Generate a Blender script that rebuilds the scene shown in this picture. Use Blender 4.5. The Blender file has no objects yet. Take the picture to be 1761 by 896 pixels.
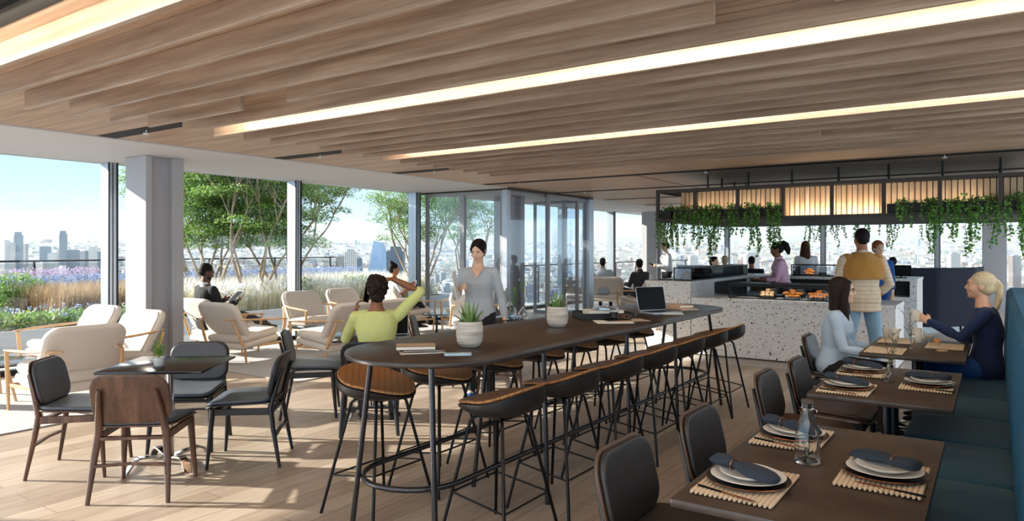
import bpy, bmesh, math, random
from mathutils import Vector as V, Matrix, noise
random.seed(7)
SC = bpy.context.scene
COL = SC.collection
R = math.radians
PI = math.pi
ORD = ['first', 'second', 'third', 'fourth', 'fifth', 'sixth', 'seventh', 'eighth', 'ninth', 'tenth', 'eleventh', 'twelfth', 'thirteenth',
       'fourteenth', 'fifteenth', 'sixteenth', 'seventeenth', 'eighteenth', 'nineteenth', 'twentieth', 'twenty-first', 'twenty-second', 'twenty-third']


def frame(t, up=V((0, 0, 1))):
    t = t.normalized()
    if abs(t.dot(up)) > .98:
        up = V((0, 1, 0)) if abs(t.y) < .9 else V((1, 0, 0))
    a = up.cross(t).normalized()
    return a, t.cross(a).normalized()


WANT = []


class MB:
    def __init__(s):
        s.v, s.f = [], []

    def add(s, vs, fs, M=None):
        k = len(s.v)
        s.v += [tuple(M @ V(p)) if M is not None else tuple(p) for p in vs]
        s.f += [tuple(i + k for i in f) for f in fs]
        return s

    def box(s, x0, x1, y0, y1, z0, z1, M=None):
        return s.add([(x0, y0, z0), (x1, y0, z0), (x1, y1, z0), (x0, y1, z0), (x0, y0, z1), (x1, y0, z1), (x1, y1, z1), (x0, y1, z1)],
                     [(0, 3, 2, 1), (4, 5, 6, 7), (0, 1, 5, 4), (1, 2, 6, 5), (2, 3, 7, 6), (3, 0, 4, 7)], M)

    def loft(s, rings, M=None, caps=True, closed=False):
        n = len(rings[0])
        vs = [p for r in rings for p in r]
        fs = []
        m = len(rings)
        for i in range(m if closed else m - 1):
            a, b = i * n, ((i + 1) % m) * n
            for j in range(n):
                k = (j + 1) % n
                fs.append((a + j, a + k, b + k, b + j))
        if caps and not closed:
            fs.append(tuple(reversed(range(n))))
            fs.append(tuple(range((m - 1) * n, m * n)))
        return s.add(vs, fs, M)

    def tube(s, pts, r, n=8, closed=False, M=None, fl=1.0):
        pts = [V(p) for p in pts]
        m = len(pts)
        rs = r if isinstance(r, (list, tuple)) else [r] * m
        rings = []
        a0 = None
        for i, p in enumerate(pts):
            if closed:
                t = pts[(i + 1) % m] - pts[i - 1]
            else:
                t = pts[min(i + 1, m - 1)] - pts[max(i - 1, 0)]
            t.normalize()
            if a0 is None:
                a, b = frame(t)
            else:
                a = (a0 - t * a0.dot(t)).normalized()
                b = t.cross(a)
            a0 = a
            rings.append([p + (a * math.cos(2 * PI * k / n) + b * math.sin(2 * PI * k / n) * fl) * rs[i] for k in range(n)])
        return s.loft(rings, M, True, closed)

    def cyl(s, p0, p1, r0, r1=None, n=12, M=None):
        return s.tube([p0, p1], [r0, r0 if r1 is None else r1], n, M=M)

    def bar(s, p0, p1, w, h, w1=None, h1=None, up=V((0, 0, 1)), M=None):
        p0, p1 = V(p0), V(p1)
        w1 = w if w1 is None else w1
        h1 = h if h1 is None else h1
        a, b = frame(p1 - p0, up)
        return s.loft([[p + a * i * ww / 2 + b * j * hh / 2 for i, j in ((-1, -1), (1, -1), (1, 1), (-1, 1))] for p, ww, hh in ((p0, w, h), (p1, w1, h1))], M)

    def lathe(s, prof, n=24, c=(0, 0, 0), M=None, caps=True):
        return s.loft([[(c[0] + r * math.cos(2 * PI * k / n), c[1] + r * math.sin(2 * PI * k / n), c[2] + z) for k in range(n)] for r, z in prof], M, caps)

    def ell(s, c, rx, ry, rz, M=None, n=14, m=9):
        rings = []
        for i in range(m + 1):
            a = -PI / 2 + PI * (i + .001 if i == 0 else (i - .001 if i == m else i)) / m
            z, q = math.sin(a), max(math.cos(a), .02)
            rings.append([(c[0] + rx * q * math.cos(2 * PI * k / n), c[1] + ry * q * math.sin(2 * PI * k / n), c[2] + rz * z) for k in range(n)])
        return s.loft(rings, M)

    def slab(s, out, z0, z1, e=0.0, M=None):
        """closed 2D outline (ccw) extruded, edges eased by e"""
        cx = sum(p[0] for p in out) / len(out)
        cy = sum(p[1] for p in out) / len(out)

        def ring(z, q):
            res = []
            for x, y in out:
                d = math.hypot(x - cx, y - cy) or 1
                res.append((x - (x - cx) / d * q, y - (y - cy) / d * q, z))
            return res
        if e:
            rs = [ring(z0, e), ring(z0 + e * .35, e * .3), ring(z0 + e, 0), ring(z1 - e, 0), ring(z1 - e * .35, e * .3), ring(z1, e)]
        else:
            rs = [ring(z0, 0), ring(z1, 0)]
        return s.loft(rs, M)

    def quad(s, a, b, c, d, M=None):
        return s.add([a, b, c, d], [(0, 1, 2, 3)], M)

    def build(s, name, mat, parent=None, smooth=40, bev=0, sub=0, remesh=0, sm=2, solid=0, disp=None):
        me = bpy.data.meshes.new(name)
        me.from_pydata(s.v, [], s.f)
        me.update()
        if smooth:
            me.shade_smooth()
            me.set_sharp_from_angle(angle=R(smooth))
        o = bpy.data.objects.new(name, me)
        COL.objects.link(o)
        if isinstance(mat, str):
            WANT.append((me, mat))
        elif mat:
            me.materials.append(mat)
        if parent:
            o.parent = parent
        if solid:
            m = o.modifiers.new('solid', 'SOLIDIFY')
            m.thickness = solid
            m.offset = 0
        if remesh:
            m = o.modifiers.new('remesh', 'REMESH')
            m.mode = 'VOXEL'
            m.voxel_size = remesh
            m.use_smooth_shade = True
            m = o.modifiers.new('smooth', 'SMOOTH')
            m.factor = .6
            m.iterations = sm
        if disp:
            tx = bpy.data.textures.get('clouds%g' % disp[1])
            if not tx:
                tx = bpy.data.textures.new('clouds%g' % disp[1], 'CLOUDS')
                tx.noise_scale = disp[1]
            m = o.modifiers.new('disp', 'DISPLACE')
            m.texture = tx
            m.strength = disp[0]
            m.mid_level = .5
        if bev:
            m = o.modifiers.new('bevel', 'BEVEL')
            m.width = bev
            m.segments = 2
            m.limit_method = 'ANGLE'
            m.angle_limit = R(40)
        if sub:
            m = o.modifiers.new('sub', 'SUBSURF')
            m.levels = m.render_levels = sub
        return o


def rrect(x0, x1, y0, y1, r, n=5):
    out = []
    for cx, cy, a in ((x1 - r, y0 + r, -90), (x1 - r, y1 - r, 0), (x0 + r, y1 - r, 90), (x0 + r, y0 + r, 180)):
        for i in range(n + 1):
            t = R(a + 90 * i / n)
            out.append((cx + r * math.cos(t), cy + r * math.sin(t)))
    return out


def tag(o, label=None, cat=None, group=None, kind=None):
    if label: o['label'] = label
    if cat: o['category'] = cat
    if group: o['group'] = group
    if kind: o['kind'] = kind
    return o


def thing(name, label, cat, loc=(0, 0, 0), rz=0, group=None):
    o = bpy.data.objects.new(name, None)
    COL.objects.link(o)
    o.empty_display_size = .1
    o.location = loc
    o.rotation_euler = (0, 0, rz)
    return tag(o, label, cat, group)


def kids(o):
    return [c for c in KID.get(o, [])] if False else list(o.children)


def copy_tree(o, loc=None, rz=None, label=None, group=None, parent=None):
    c = o.copy()
    COL.objects.link(c)
    if parent: c.parent = parent
    if loc is not None: c.location = loc
    if rz is not None: c.rotation_euler = (0, 0, rz)
    if label: c['label'] = label
    if group: c['group'] = group
    for ch in list(o.children):
        copy_tree(ch, parent=c)
    return c


def yaw(fx, fy):
    """rotation that turns local +Y onto (fx, fy)"""
    return math.atan2(fy, fx) - PI / 2


# ---------------------------------------------------------------- materials
M_ = {}


def hexc(h):
    c = [int(h[i:i + 2], 16) / 255 for i in (0, 2, 4)]
    return tuple(x / 12.92 if x <= .04045 else ((x + .055) / 1.055) ** 2.4 for x in c) + (1,)


class NT:
    def __init__(s, name):
        s.m = bpy.data.materials.new(name)
        s.m.use_nodes = True
        s.t = s.m.node_tree
        s.b = s.t.nodes['Principled BSDF']
        s.out = s.t.nodes['Material Output']
        M_[name] = s.m

    def n(s, typ, ins=None, **kw):
        x = s.t.nodes.new(typ)
        for k, v in kw.items():
            setattr(x, k, v)
        for k, v in (ins or {}).items():
            if isinstance(v, bpy.types.NodeSocket):
                s.t.links.new(v, x.inputs[k])
            else:
                x.inputs[k].default_value = v
        return x

    def set(s, **kw):
        for k, v in kw.items():
            k = {'color': 'Base Color', 'rough': 'Roughness', 'metal': 'Metallic', 'normal': 'Normal', 'trans': 'Transmission Weight', 'ior': 'IOR', 'sheen': 'Sheen Weight',
                 'coat': 'Coat Weight', 'em': 'Emission Color', 'ems': 'Emission Strength', 'alpha': 'Alpha', 'sss': 'Subsurface Weight', 'spec': 'Specular IOR Level'}[k]
            if isinstance(v, bpy.types.NodeSocket):
                s.t.links.new(v, s.b.inputs[k])
            else:
                s.b.inputs[k].default_value = v
        return s

    def ramp(s, fac, stops, interp='LINEAR'):
        x = s.n('ShaderNodeValToRGB', {0: fac})
        x.color_ramp.interpolation = interp
        e = x.color_ramp.elements
        while len(e) < len(stops): e.new(.5)
        for i, (p, c) in enumerate(stops):
            e[i].position = p
            e[i].color = c if isinstance(c, tuple) else hexc(c)
        return x.outputs[0]

    def co(s, scale=(1, 1, 1), kind='Object', rot=(0, 0, 0)):
        tc = s.n('ShaderNodeTexCoord')
        return s.n('ShaderNodeMapping', {'Vector': tc.outputs[kind], 'Scale': scale, 'Rotation': rot}).outputs[0]

    def noise(s, vec, scale, detail=3, rough=.5):
        return s.n('ShaderNodeTexNoise', {'Vector': vec, 'Scale': scale, 'Detail': detail, 'Roughness': rough}).outputs[0]

    def bump(s, h, strength=.3, dist=.01):
        return s.n('ShaderNodeBump', {'Height': h, 'Strength': strength, 'Distance': dist}).outputs[0]

    def mix(s, f, a, b, mode='MIX'):
        x = s.n('ShaderNodeMix', data_type='RGBA', blend_type=mode)
        for i, v in ((0, f), (6, a), (7, b)):
            if isinstance(v, bpy.types.NodeSocket): s.t.links.new(v, x.inputs[i])
            else: x.inputs[i].default_value = v if i == 0 or isinstance(v, tuple) else hexc(v)
        return x.outputs[2]

    def math(s, op, a, b=0.0, clamp=False):
        x = s.n('ShaderNodeMath', {0: a, 1: b}, operation=op)
        x.use_clamp = clamp
        return x.outputs[0]


def plain(name, c, rough=.5, metal=0, bump=None, **kw):
    m = NT(name)
    m.set(color=hexc(c), rough=rough, metal=metal, **kw)
    if bump:
        sc, st = bump
        m.set(normal=m.bump(m.noise(m.co(), sc, 4), st, .004))
    return m


def wood(name, dark, mid, light, axis='X', rough=.45, scale=1.0):
    m = NT(name)
    g = [7, 7, 7]
    g['XYZ'.index(axis)] = .35
    v = m.co(tuple(x * scale for x in g))
    a = m.noise(v, 2.2, 6, .6)
    g2 = [90, 90, 90]
    g2['XYZ'.index(axis)] = 2.5
    b = m.noise(m.co(tuple(x * scale for x in g2)), 1.5, 2)
    f = m.math('ADD', m.math('MULTIPLY', a, .75), m.math('MULTIPLY', b, .25))
    m.set(color=m.ramp(f, [(.32, dark), (.5, mid), (.68, light)]), rough=rough, normal=m.bump(b, .12, .003))
    return m


def fabric(name, c, c2, scale=260, rough=.9, sheen=.2):
    m = NT(name)
    v = m.co()
    n1 = m.noise(v, scale, 2)
    n2 = m.noise(v, 6, 3)
    m.set(color=m.mix(n1, c, c2), rough=rough, sheen=sheen, normal=m.bump(m.math('ADD', n1, n2), .25, .003))
    return m


wood('ceiling_oak', '957a64', 'b99b81', 'd0b69e', 'X')
wood('fin_oak', '836b58', 'a88d77', 'c4aa92', 'X', .3)
wood('lounge_oak', 'b98f63', 'd3a97c', 'e2c097', 'Z', .4)
wood('walnut', '33211a', '54392b', '735341', 'Z', .4)
wood('dark_top', '2b211c', '3a2e28', '4a3c34', 'Y', .3, .5)
wood('slat_oak', '9a7757', 'c09d7b', 'd6b896', 'Z', .5)
plain('top_dark_edge', '2a2320', .35)
plain('black_wood', '15151a', .42, bump=(60, .1))
plain('black_metal', '151517', .38, .6)
plain('gun_metal', '4a4a4e', .32, .9)
plain('chrome', 'd0d0d2', .12, 1)
plain('bronze_frame', '38302e', .5, .3)
plain('door_metal', '98989c', .35, .2)
plain('canopy_black', '121214', .6)
plain('leather_grey', '45454a', .42, bump=(140, .25))
plain('leather_dark', '2e2a28', .42, bump=(140, .25))
plain('seat_slate', '4a525c', .5, bump=(140, .2))
plain('seat_brown', '5a3c2c', .42, bump=(120, .25))
plain('shell_back', '5a4436', .5)
plain('stool_shell', '201d1d', .45, bump=(150, .15))
plain('plaster', 'c3c5ca', .75, bump=(12, .15))
plain('soffit_paint', 'ccccd0', .7, bump=(5, .25))
plain('column_clad', 'a9a8ad', .45, .1)
plain('alu_light', 'b4bcc6', .35, .7)
plain('alu_dark', '1d2024', .4, .5)
plain('white_ceramic', 'e9e6e0', .2)
plain('black_ceramic', '1a1514', .25)
plain('copper', 'b8744a', .25, .9)
plain('paper', 'e8e2d6', .8)
plain('kraft', 'c3a489', .7)
plain('screen_black', '030304', .4, spec=.12)
plain('rubber', '0c0c0d', .7)
plain('soil', '2c2119', .95)
plain('cork_dark', '4b4038', .7)
plain('stone_white', 'dcd8d2', .4)
plain('water', 'ffffff', .02, trans=1.0, ior=1.33)
m = NT('stool_leather')
v = m.co((1, 1, 1), rot=(0, 0, R(45)))
sx = m.n('ShaderNodeSeparateXYZ', {0: v})
qx = m.math('ABSOLUTE', m.math('SINE', m.math('MULTIPLY', sx.outputs[0], 82)))
qy = m.math('ABSOLUTE', m.math('SINE', m.math('MULTIPLY', sx.outputs[1], 82)))
q = m.math('MINIMUM', qx, qy)
q = m.math('POWER', m.math('MINIMUM', m.math('MULTIPLY', q, 2.2), 1), .5)
m.set(color=m.mix(q, '694529', 'ad7543'), rough=.42, normal=m.bump(q, .35, .005))
# glass: thin architectural panes pass light and mirror a little
for nm, tint, k in (('window_glass', (.84, .86, .87, 1), 1.0), ('door_glass', (.93, .96, .985, 1), 2.0), ('case_glass', (.80, .83, .86, 1), 1.3)):
    m = NT(nm)
    m.t.nodes.remove(m.b)
    lw = m.n('ShaderNodeLayerWeight', {'Blend': .5})
    f = m.math('MULTIPLY', m.math('ADD', m.math('MULTIPLY', m.math('POWER', lw.outputs['Facing'], 5.0), .6), .025), k, True)
    tr = m.n('ShaderNodeBsdfTransparent', {'Color': tint})
    gl = m.n('ShaderNodeBsdfGlossy', {'Color': (.95, .97, 1, 1), 'Roughness': .01})
    mx = m.n('ShaderNodeMixShader', {0: f, 1: tr.outputs[0], 2: gl.outputs[0]})
    m.t.links.new(mx.outputs[0], m.out.inputs[0])
m = plain('clear_glass', 'ffffff', .01, trans=1.0, ior=1.45)
# terrazzo
def terrazzo(name, base, dens=1.0):
    m = NT(name)
    co = m.co()
    nz = m.n('ShaderNodeTexNoise', {'Vector': co, 'Scale': 28.0, 'Detail': 2.0})
    dv = m.n('ShaderNodeVectorMath', {0: nz.outputs[1], 1: (.035, .035, .035)}, operation='MULTIPLY')
    v = m.n('ShaderNodeVectorMath', {0: co, 1: dv.outputs[0]}, operation='ADD').outputs[0]
    col = hexc(base)
    prev = m.mix(m.noise(co, 40, 3), base, 'f1efec')
    for sc, th, pal in ((55, .42, ['77736d', 'c9b9a2', '2c3040', 'a9a49d']), (24, .34, ['2a3346', 'a8743c', '8c8a88', '1d1d22', 'c79a66', '5a6270'])):
        vo = m.n('ShaderNodeTexVoronoi', {'Vector': v, 'Scale': float(sc)})
        rnd = m.n('ShaderNodeSeparateColor', {0: vo.outputs['Color']})
        thr = m.math('MULTIPLY', rnd.outputs[0], th * dens)
        mask = m.math('LESS_THAN', vo.outputs['Distance'], thr)
        c = m.ramp(rnd.outputs[1], [(i / len(pal), p) for i, p in enumerate(pal)], 'CONSTANT')
        prev = m.mix(mask, prev, c)
    m.set(color=prev, rough=.3)
terrazzo('terrazzo', 'ebe8e4', .9)
fabric('lounge_fabric', 'c4b9ae', 'ddd4ca', 320)
fabric('lounge_white', 'd8d6d4', 'ebe9e6', 320)
fabric('teal_velvet', '113a4b', '1e586e', 120, .75, .12)
fabric('navy_cloth', '070f20', '0c182e', 200, .9, .03)
fabric('napkin_denim', '1c2430', '38434f', 400, .95, .0)
m = fabric('rug_grey', '8f8c8c', 'b5b1ae', 60)
# placemat cord
plain('mat_cord', 'd9c2a4', .75, bump=(200, .3))
# floors
m = NT('oak_planks')
v = m.co((1, 1, 1), rot=(0, 0, R(90)))
br = m.n('ShaderNodeTexBrick', {'Vector': v, 'Color1': (0, 0, 0, 1), 'Color2': (1, 1, 1, 1), 'Mortar': (.5, .5, .5, 1), 'Scale': 1.0, 'Mortar Size': .0022, 'Mortar Smooth': .3,
                                'Brick Width': 1.9, 'Row Height': .19})
br.offset = .37
sp = m.n('ShaderNodeSeparateColor', {0: br.outputs[0]})
g = m.noise(m.co((9, .7, 1)), 3.0, 6, .62)
g2 = m.noise(m.co((70, 2.5, 1)), 1.6, 3)
f = m.math('ADD', m.math('MULTIPLY', g, .55), m.math('ADD', m.math('MULTIPLY', g2, .22), m.math('MULTIPLY', sp.outputs[0], .23)))
c = m.ramp(f, [(.25, '857263'), (.5, 'a89684'), (.75, 'c6b6a4')])
c = m.mix(br.outputs['Fac'], c, '6a5342')
m.set(color=c, rough=m.math('ADD', .32, m.math('MULTIPLY', g2, .25)), normal=m.bump(m.math('SUBTRACT', g2, m.math('MULTIPLY', br.outputs['Fac'], 2.0)), .15, .003))
m = NT('floor_tile')
br = m.n('ShaderNodeTexBrick', {'Vector': m.co(), 'Color1': hexc('a79b90'), 'Color2': hexc('b3a89c'), 'Mortar': hexc('7d736b'), 'Scale': 1.0, 'Mortar Size': .004, 'Brick Width': 1.2, 'Row Height': 1.2})
br.offset = 0
m.set(color=m.mix(m.math('MULTIPLY', m.noise(m.co(), 9, 5), .35), br.outputs[0], '8c8178'), rough=.28)
m = NT('terrace_stone')
br = m.n('ShaderNodeTexBrick', {'Vector': m.co(), 'Color1': hexc('b9b4ac'), 'Color2': hexc('c8c3bb'), 'Mortar': hexc('8b867f'), 'Scale': 1.0, 'Mortar Size': .005, 'Brick Width': .9, 'Row Height': .6})
m.set(color=br.outputs[0], rough=.7)
# ribbed pot
m = NT('ribbed_pot')
n = m.noise(m.co((3, 3, 55)), 1.6, 2)
m.set(color=m.ramp(n, [(.3, 'a89a8c'), (.6, 'd3c7ba')]), rough=.8, normal=m.bump(n, .8, .006))


def leafmat(name, stops, rough=.5, tr=.35):
    m = NT(name)
    m.t.nodes.remove(m.b)
    g = m.n('ShaderNodeNewGeometry')
    c = m.ramp(g.outputs['Random Per Island'], stops)
    d = m.n('ShaderNodeBsdfDiffuse', {'Color': c})
    t = m.n('ShaderNodeBsdfTranslucent', {'Color': c})
    gl = m.n('ShaderNodeBsdfGlossy', {'Roughness': rough, 'Color': (1, 1, 1, 1)})
    a = m.n('ShaderNodeMixShader', {0: tr, 1: d.outputs[0], 2: t.outputs[0]})
    b = m.n('ShaderNodeMixShader', {0: .05, 1: a.outputs[0], 2: gl.outputs[0]})
    m.t.links.new(b.outputs[0], m.out.inputs[0])


leafmat('ivy_leaf', [(0, '3f7a30'), (.5, '64a543'), (1, 'a2cf62')])
leafmat('maple_leaf', [(0, '3b6a3a'), (.5, '6f9a48'), (1, 'b4c765')], tr=.5)
leafmat('shrub_leaf', [(0, '4d7a33'), (.6, '7fa24a'), (1, 'a9c26a')], tr=.4)
leafmat('bright_leaf', [(0, '5f9a2d'), (1, 'a8d04a')], tr=.4)
leafmat('grass_brown', [(0, '8d7356'), (.6, 'ab9070'), (1, 'c4b08e')], tr=.4)
leafmat('ground_leaf', [(0, '4f7a36'), (1, '8fae5c')], tr=.4)
leafmat('grass_pale', [(0, 'b9ad84'), (.5, 'd9cfae'), (1, 'a9b57a')], tr=.4)
leafmat('grass_plume', [(0, 'd9d6cc'), (1, 'f1efe8')], tr=.4)
leafmat('flower_blue', [(0, '6f86b8'), (.5, '97aad0'), (1, 'c3cfe6')], tr=.3)
leafmat('flower_white', [(0, 'e8ecf4'), (1, 'ffffff')], tr=.3)
leafmat('flower_pink', [(0, 'b9a0c4'), (1, 'd9c6df')], tr=.3)
leafmat('aloe_leaf', [(0, '5c7a3f'), (1, '8aa85a')], tr=.15)
leafmat('sprig_leaf', [(0, '4c5a3a'), (1, '7d8a66')], tr=.2)
plain('bark', 'a2917f', .85, bump=(20, .4))
plain('stem_brown', '5c4a35', .8)


def leaf_cloud(mb, p, d, ln, w, droop=0.0):
    """one folded leaf quad pair from p in direction d"""
    d = d.normalized()
    a, b = frame(d, V((random.uniform(-.4, .4), random.uniform(-.4, .4), 1)))
    q = p + d * ln
    mid = p + d * ln * .5
    mb.add([p, mid + a * w + b * w * .25, q, mid - a * w + b * w * .25], [(0, 1, 2), (0, 2, 3)])


def rv(s=1.0):
    while True:
        v = V((random.uniform(-1, 1), random.uniform(-1, 1), random.uniform(-1, 1)))
        if .05 < v.length < 1: return v * s
SUN_E, SKY_S, EXPO, HAZE = 15.0, 1.8, .38, .00007
SKY = [(0.0, 'bccfdc'), (.05, 'aec8da'), (.16, '93b9d6'), (.35, 'ffffff'), (1.0, 'eaf4ff')]
SKY_T = 1.1
SKY_B = .45
def ledm(name, c, st):
    m = NT(name)
    m.set(color=hexc(c), em=hexc(c), ems=st)
ledm('led_warm', 'ffe2b0', 4.0)
ledm('led_white', 'fff1dc', 5.0)
m = NT('smoke_glass')
m.t.nodes.remove(m.b)
tr = m.n('ShaderNodeBsdfTransparent', {'Color': (.16, .18, .21, 1)})
gl = m.n('ShaderNodeBsdfGlossy', {'Color': (.8, .85, .9, 1), 'Roughness': .03})
mx = m.n('ShaderNodeMixShader', {0: .08, 1: tr.outputs[0], 2: gl.outputs[0]})
m.t.links.new(mx.outputs[0], m.out.inputs[0])
plain('cafe_top', '26262a', .16)
plain('pale_blue', '9fb9dc', .7)
fabric('teal_rib', '174660', '276c8e', 150, .6, .1)
plain('teal_dark', '0f2c3b', .8)
m = NT('dining_top')
nz = m.noise(m.co(), 5, 6, .6)
m.set(color=m.ramp(nz, [(.3, '352a24'), (.7, '54473e')]), rough=.34)
plain('cream_ceramic', 'ddd4c6', .35)
m = NT('phone_screen')
m.set(color=m.ramp(m.noise(m.co(), 45, 2), [(.35, '2a3d55'), (.5, '8fb6c9'), (.62, 'cfd84f')], 'CONSTANT'), rough=.08, em=(.2, .3, .35, 1), ems=.4)
m = NT('pastry')
nz = m.noise(m.co(), 55, 3)
m.set(color=m.ramp(nz, [(.3, 'a2551c'), (.6, 'd98a3c'), (.8, 'f0b968')]), rough=.4)
m = NT('bun')
nz = m.noise(m.co(), 30, 3)
m.set(color=m.ramp(nz, [(.3, 'c9965f'), (.7, 'eccfa2')]), rough=.6)
# ---------------------------------------------------------------- the room
def struct(name, mb, mat, parent=None, **k):
    o = mb.build(name, mat, parent, **k)
    if parent is None: o['kind'] = 'structure'
    return o


CZ = 2.75
struct('floor', MB().box(-10.1, 2.6, -1.5, 23.7, -.3, 0), 'oak_planks', smooth=0)
ft = struct('trim_1', MB().box(-4.9, 2.6, 9.46, 23.6, 0, .004), 'floor_tile', smooth=0)
tag(ft, 'pale stone tile floor around the terrazzo counter')
ce = struct('ceiling', MB().box(-7.77, 1.9, -1.2, 23.7, CZ, CZ + .3), 'ceiling_oak', smooth=0)
sf = MB().box(-10.2, -7.775, -3, 23.7, CZ - .015, CZ + .3)
struct('trim_2', sf, 'soffit_paint', smooth=0)['label'] = 'pale grey soffit band between the wood ceiling and the windows'
struct('trim_3', MB().box(-7.775, 1.9, 21.8, 23.7, CZ - .014, CZ), 'soffit_paint', smooth=0)
slots = MB()
for y, x1 in ((1.36, 1.85), (3.62, -6.3), (5.8, -6.3), (7.98, -6.3), (10.32, 1.85), (12.75, 1.85), (15.2, 1.85), (17.6, 1.85), (20, 1.85)):
    slots.box(-7.76, x1, y, y + .19, CZ - .006, CZ + .001)
struct('trim_4', slots, 'rubber', smooth=0)['label'] = 'black slots running across the wood ceiling'
struct('trim_5', MB().box(-4.8, -4.76, 10.5, 21.8, CZ - .004, CZ), 'walnut', smooth=0)
# fins
FX0 = -6.05
for k in range(-2, 22):
    y = 1.68 + .3133 * k
    if k in (-1,): continue
    segs = [(FX0, 1.8)]
    if k == 5: segs = [(FX0, -4.72), (-4.18, -1.08), (-.56, 1.8)]
    if k == 17: segs = [(FX0, -1.33), (-.75, 1.8)]
    for j, (a, b) in enumerate(segs):
        f = MB().box(a, b, y - .015, y + .015, CZ - .135, CZ - .001).build('ceiling_fin', 'fin_oak', smooth=0, bev=.003)
        where = 'over the near tables' if k < 7 else ('over the long table' if k < 14 else 'nearer the counter')
        part = '' if len(segs) == 1 else (', window-side piece', ', middle piece', ', far piece')[j if len(segs) == 3 else j * 2]
        tag(f, 'oak ceiling fin, %s of those %s%s' % (ORD[k + 2 if k < 7 else (k - 7 if k < 14 else k - 14)], where, part), 'ceiling fin', 'oak fins under the ceiling')
# LED strips that wash three of the fins
for j, y in enumerate((1.68, 3.873, 6.067)):
    t = thing('strip_light', ['warm strip light hidden above the nearest glowing fin', 'warm strip light beside the middle glowing fin', 'warm strip light beside the farthest glowing fin'][j], 'strip light', (0, y - .265, CZ), 0, 'strip lights between the fins')
    MB().box(-5.9, 1.7, -.012, .012, -.03, -.001).build('housing', 'canopy_black', t, 0)
    MB().box(-5.9, 1.7, .0125, .0145, -.028, -.006).build('diffuser', 'led_warm', t, 0)
    l = bpy.data.lights.new('strip_lamp', 'AREA')
    l.shape = 'RECTANGLE'
    l.size = 7.5
    l.size_y = .03
    l.energy = [27, 27, 23][j]
    l.color = (1, .9, .74)
    o = bpy.data.objects.new('strip_lamp', l)
    COL.objects.link(o)
    o.parent = t
    o.location = (-2.1, .03, -.04)
    o.rotation_euler = (R(68), 0, 0)
# spotlights in the slots
def spot_mesh():
    t = thing('spotlight', 'small white ceiling spotlight', 'spotlight', (0, 0, 0), 0, 'small white spotlights in the ceiling slots')
    MB().lathe([(.012, -.001), (.012, -.05)], 10).build('stem', 'white_ceramic', t)
    l = bpy.data.lights.new('spot_lamp', 'SPOT')
    l.energy = 40
    l.spot_size = R(120)
    l.spot_blend = .6
    l.color = (1, .9, .76)
    l.shadow_soft_size = .04
    o = bpy.data.objects.new('spot_lamp', l)
    COL.objects.link(o)
    o.parent = t
    o.location = (0, 0, -.08)
    MB().lathe([(.03, -.045), (.05, -.05), (.055, -.065), (.045, -.07)], 16).build('head', 'white_ceramic', t)
    return t
sp = None
SPL = [(-6.97, 3.71, 'in the short slot left of the grey column'), (-6.97, 5.9, 'in the short slot over the sofas'), (-6.97, 8.07, 'in the short slot before the glass doors'), (-7.0, 10.41, 'at the window end of the long slot before the canopy'), (-7, 12.84, 'in the slot next behind the glass doors'), (-7, 15.3, 'in the farthest visible slot'), (-3.6, 10.41, 'above the left end of the canopy'), (-.52, 10.41, 'above the right half of the canopy')]
for x, y, w in SPL:
    sp = spot_mesh() if sp is None else copy_tree(sp)
    sp.location = (x, y, CZ - .006)
    sp.scale = (.6, .6, .6)
    sp['label'] = 'small white ceiling spotlight ' + w
# windows along X=-10
def win(n, a, b, axis):
    """glazed bay between mullions; axis 'Y' runs along Y at X=-10, axis 'X' along X at Y=23.6"""
    g = MB()
    m_, k_, r_ = MB(), MB(), MB()
    if axis == 'Y':
        g.box(-10.012, -10.0, a + .05, b - .05, .06, CZ - .02)
        m_.box(-10.13, -9.9, a - .05, a + .05, 0, CZ)
        k_.box(-9.905, -9.885, a - .062, a - .046, 0, CZ)
        k_.box(-10.02, -9.885, a + .05, a + .066, 0, CZ)
        k_.box(-9.899, -9.896, a - .006, a + .006, 0, CZ)
        r_.box(-10.06, -9.94, a + .05, b - .05, 0, .07)
    else:
        g.box(a + .05, b - .05, 23.6, 23.612, .06, CZ - .02)
        m_.box(a - .06, a + .06, 23.5, 23.7, 0, CZ)
        k_.box(a - .074, a - .056, 23.49, 23.6, 0, CZ)
        k_.box(a + .056, a + .074, 23.49, 23.6, 0, CZ)
        r_.box(a + .05, b - .05, 23.54, 23.66, 0, .07)
    o = struct('window_%d' % n, g, 'window_glass', smooth=0)
    m_.build('mullion', 'alu_light', o, 0, bev=.004)
    k_.build('gasket', 'alu_dark', o, 0)
    r_.build('sill_rail', 'alu_dark', o, 0)
    return o
ys = [-1.35, 1.75, 4.81, 7.9, 10.96, 14.03, 17.07, 20.12, 23.5]
for i in range(8): win(i + 1, ys[i], ys[i + 1], 'Y')
xs = [-10, -7.4, -4.4, -1.35, 1.7, 3.6]
for i in range(5): win(i + 9, xs[i], xs[i + 1], 'X')
# columns with a recess in the room side
def column(x, y, lab):
    w = .5
    out = [(0, 0), (w, 0), (w, .08), (w - .1, .09), (w - .1, .34), (w, .35), (w, .5), (0, .5)]
    o = MB().slab([(x + p[0], y + p[1]) for p in out], 0, CZ - .016).build('column', 'column_clad', smooth=0, bev=.006)
    tag(o, lab, kind='structure')
column(-9.25, 4.65, 'grey clad column beside the first window mullion')
column(-9.25, 12.75, 'pale column seen through the glass doors')
column(-9.25, 20.75, 'grey clad column in the far corner by the waiter')
column(-.25, 20.75, 'dark grey column behind the ponytailed woman')
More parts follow.
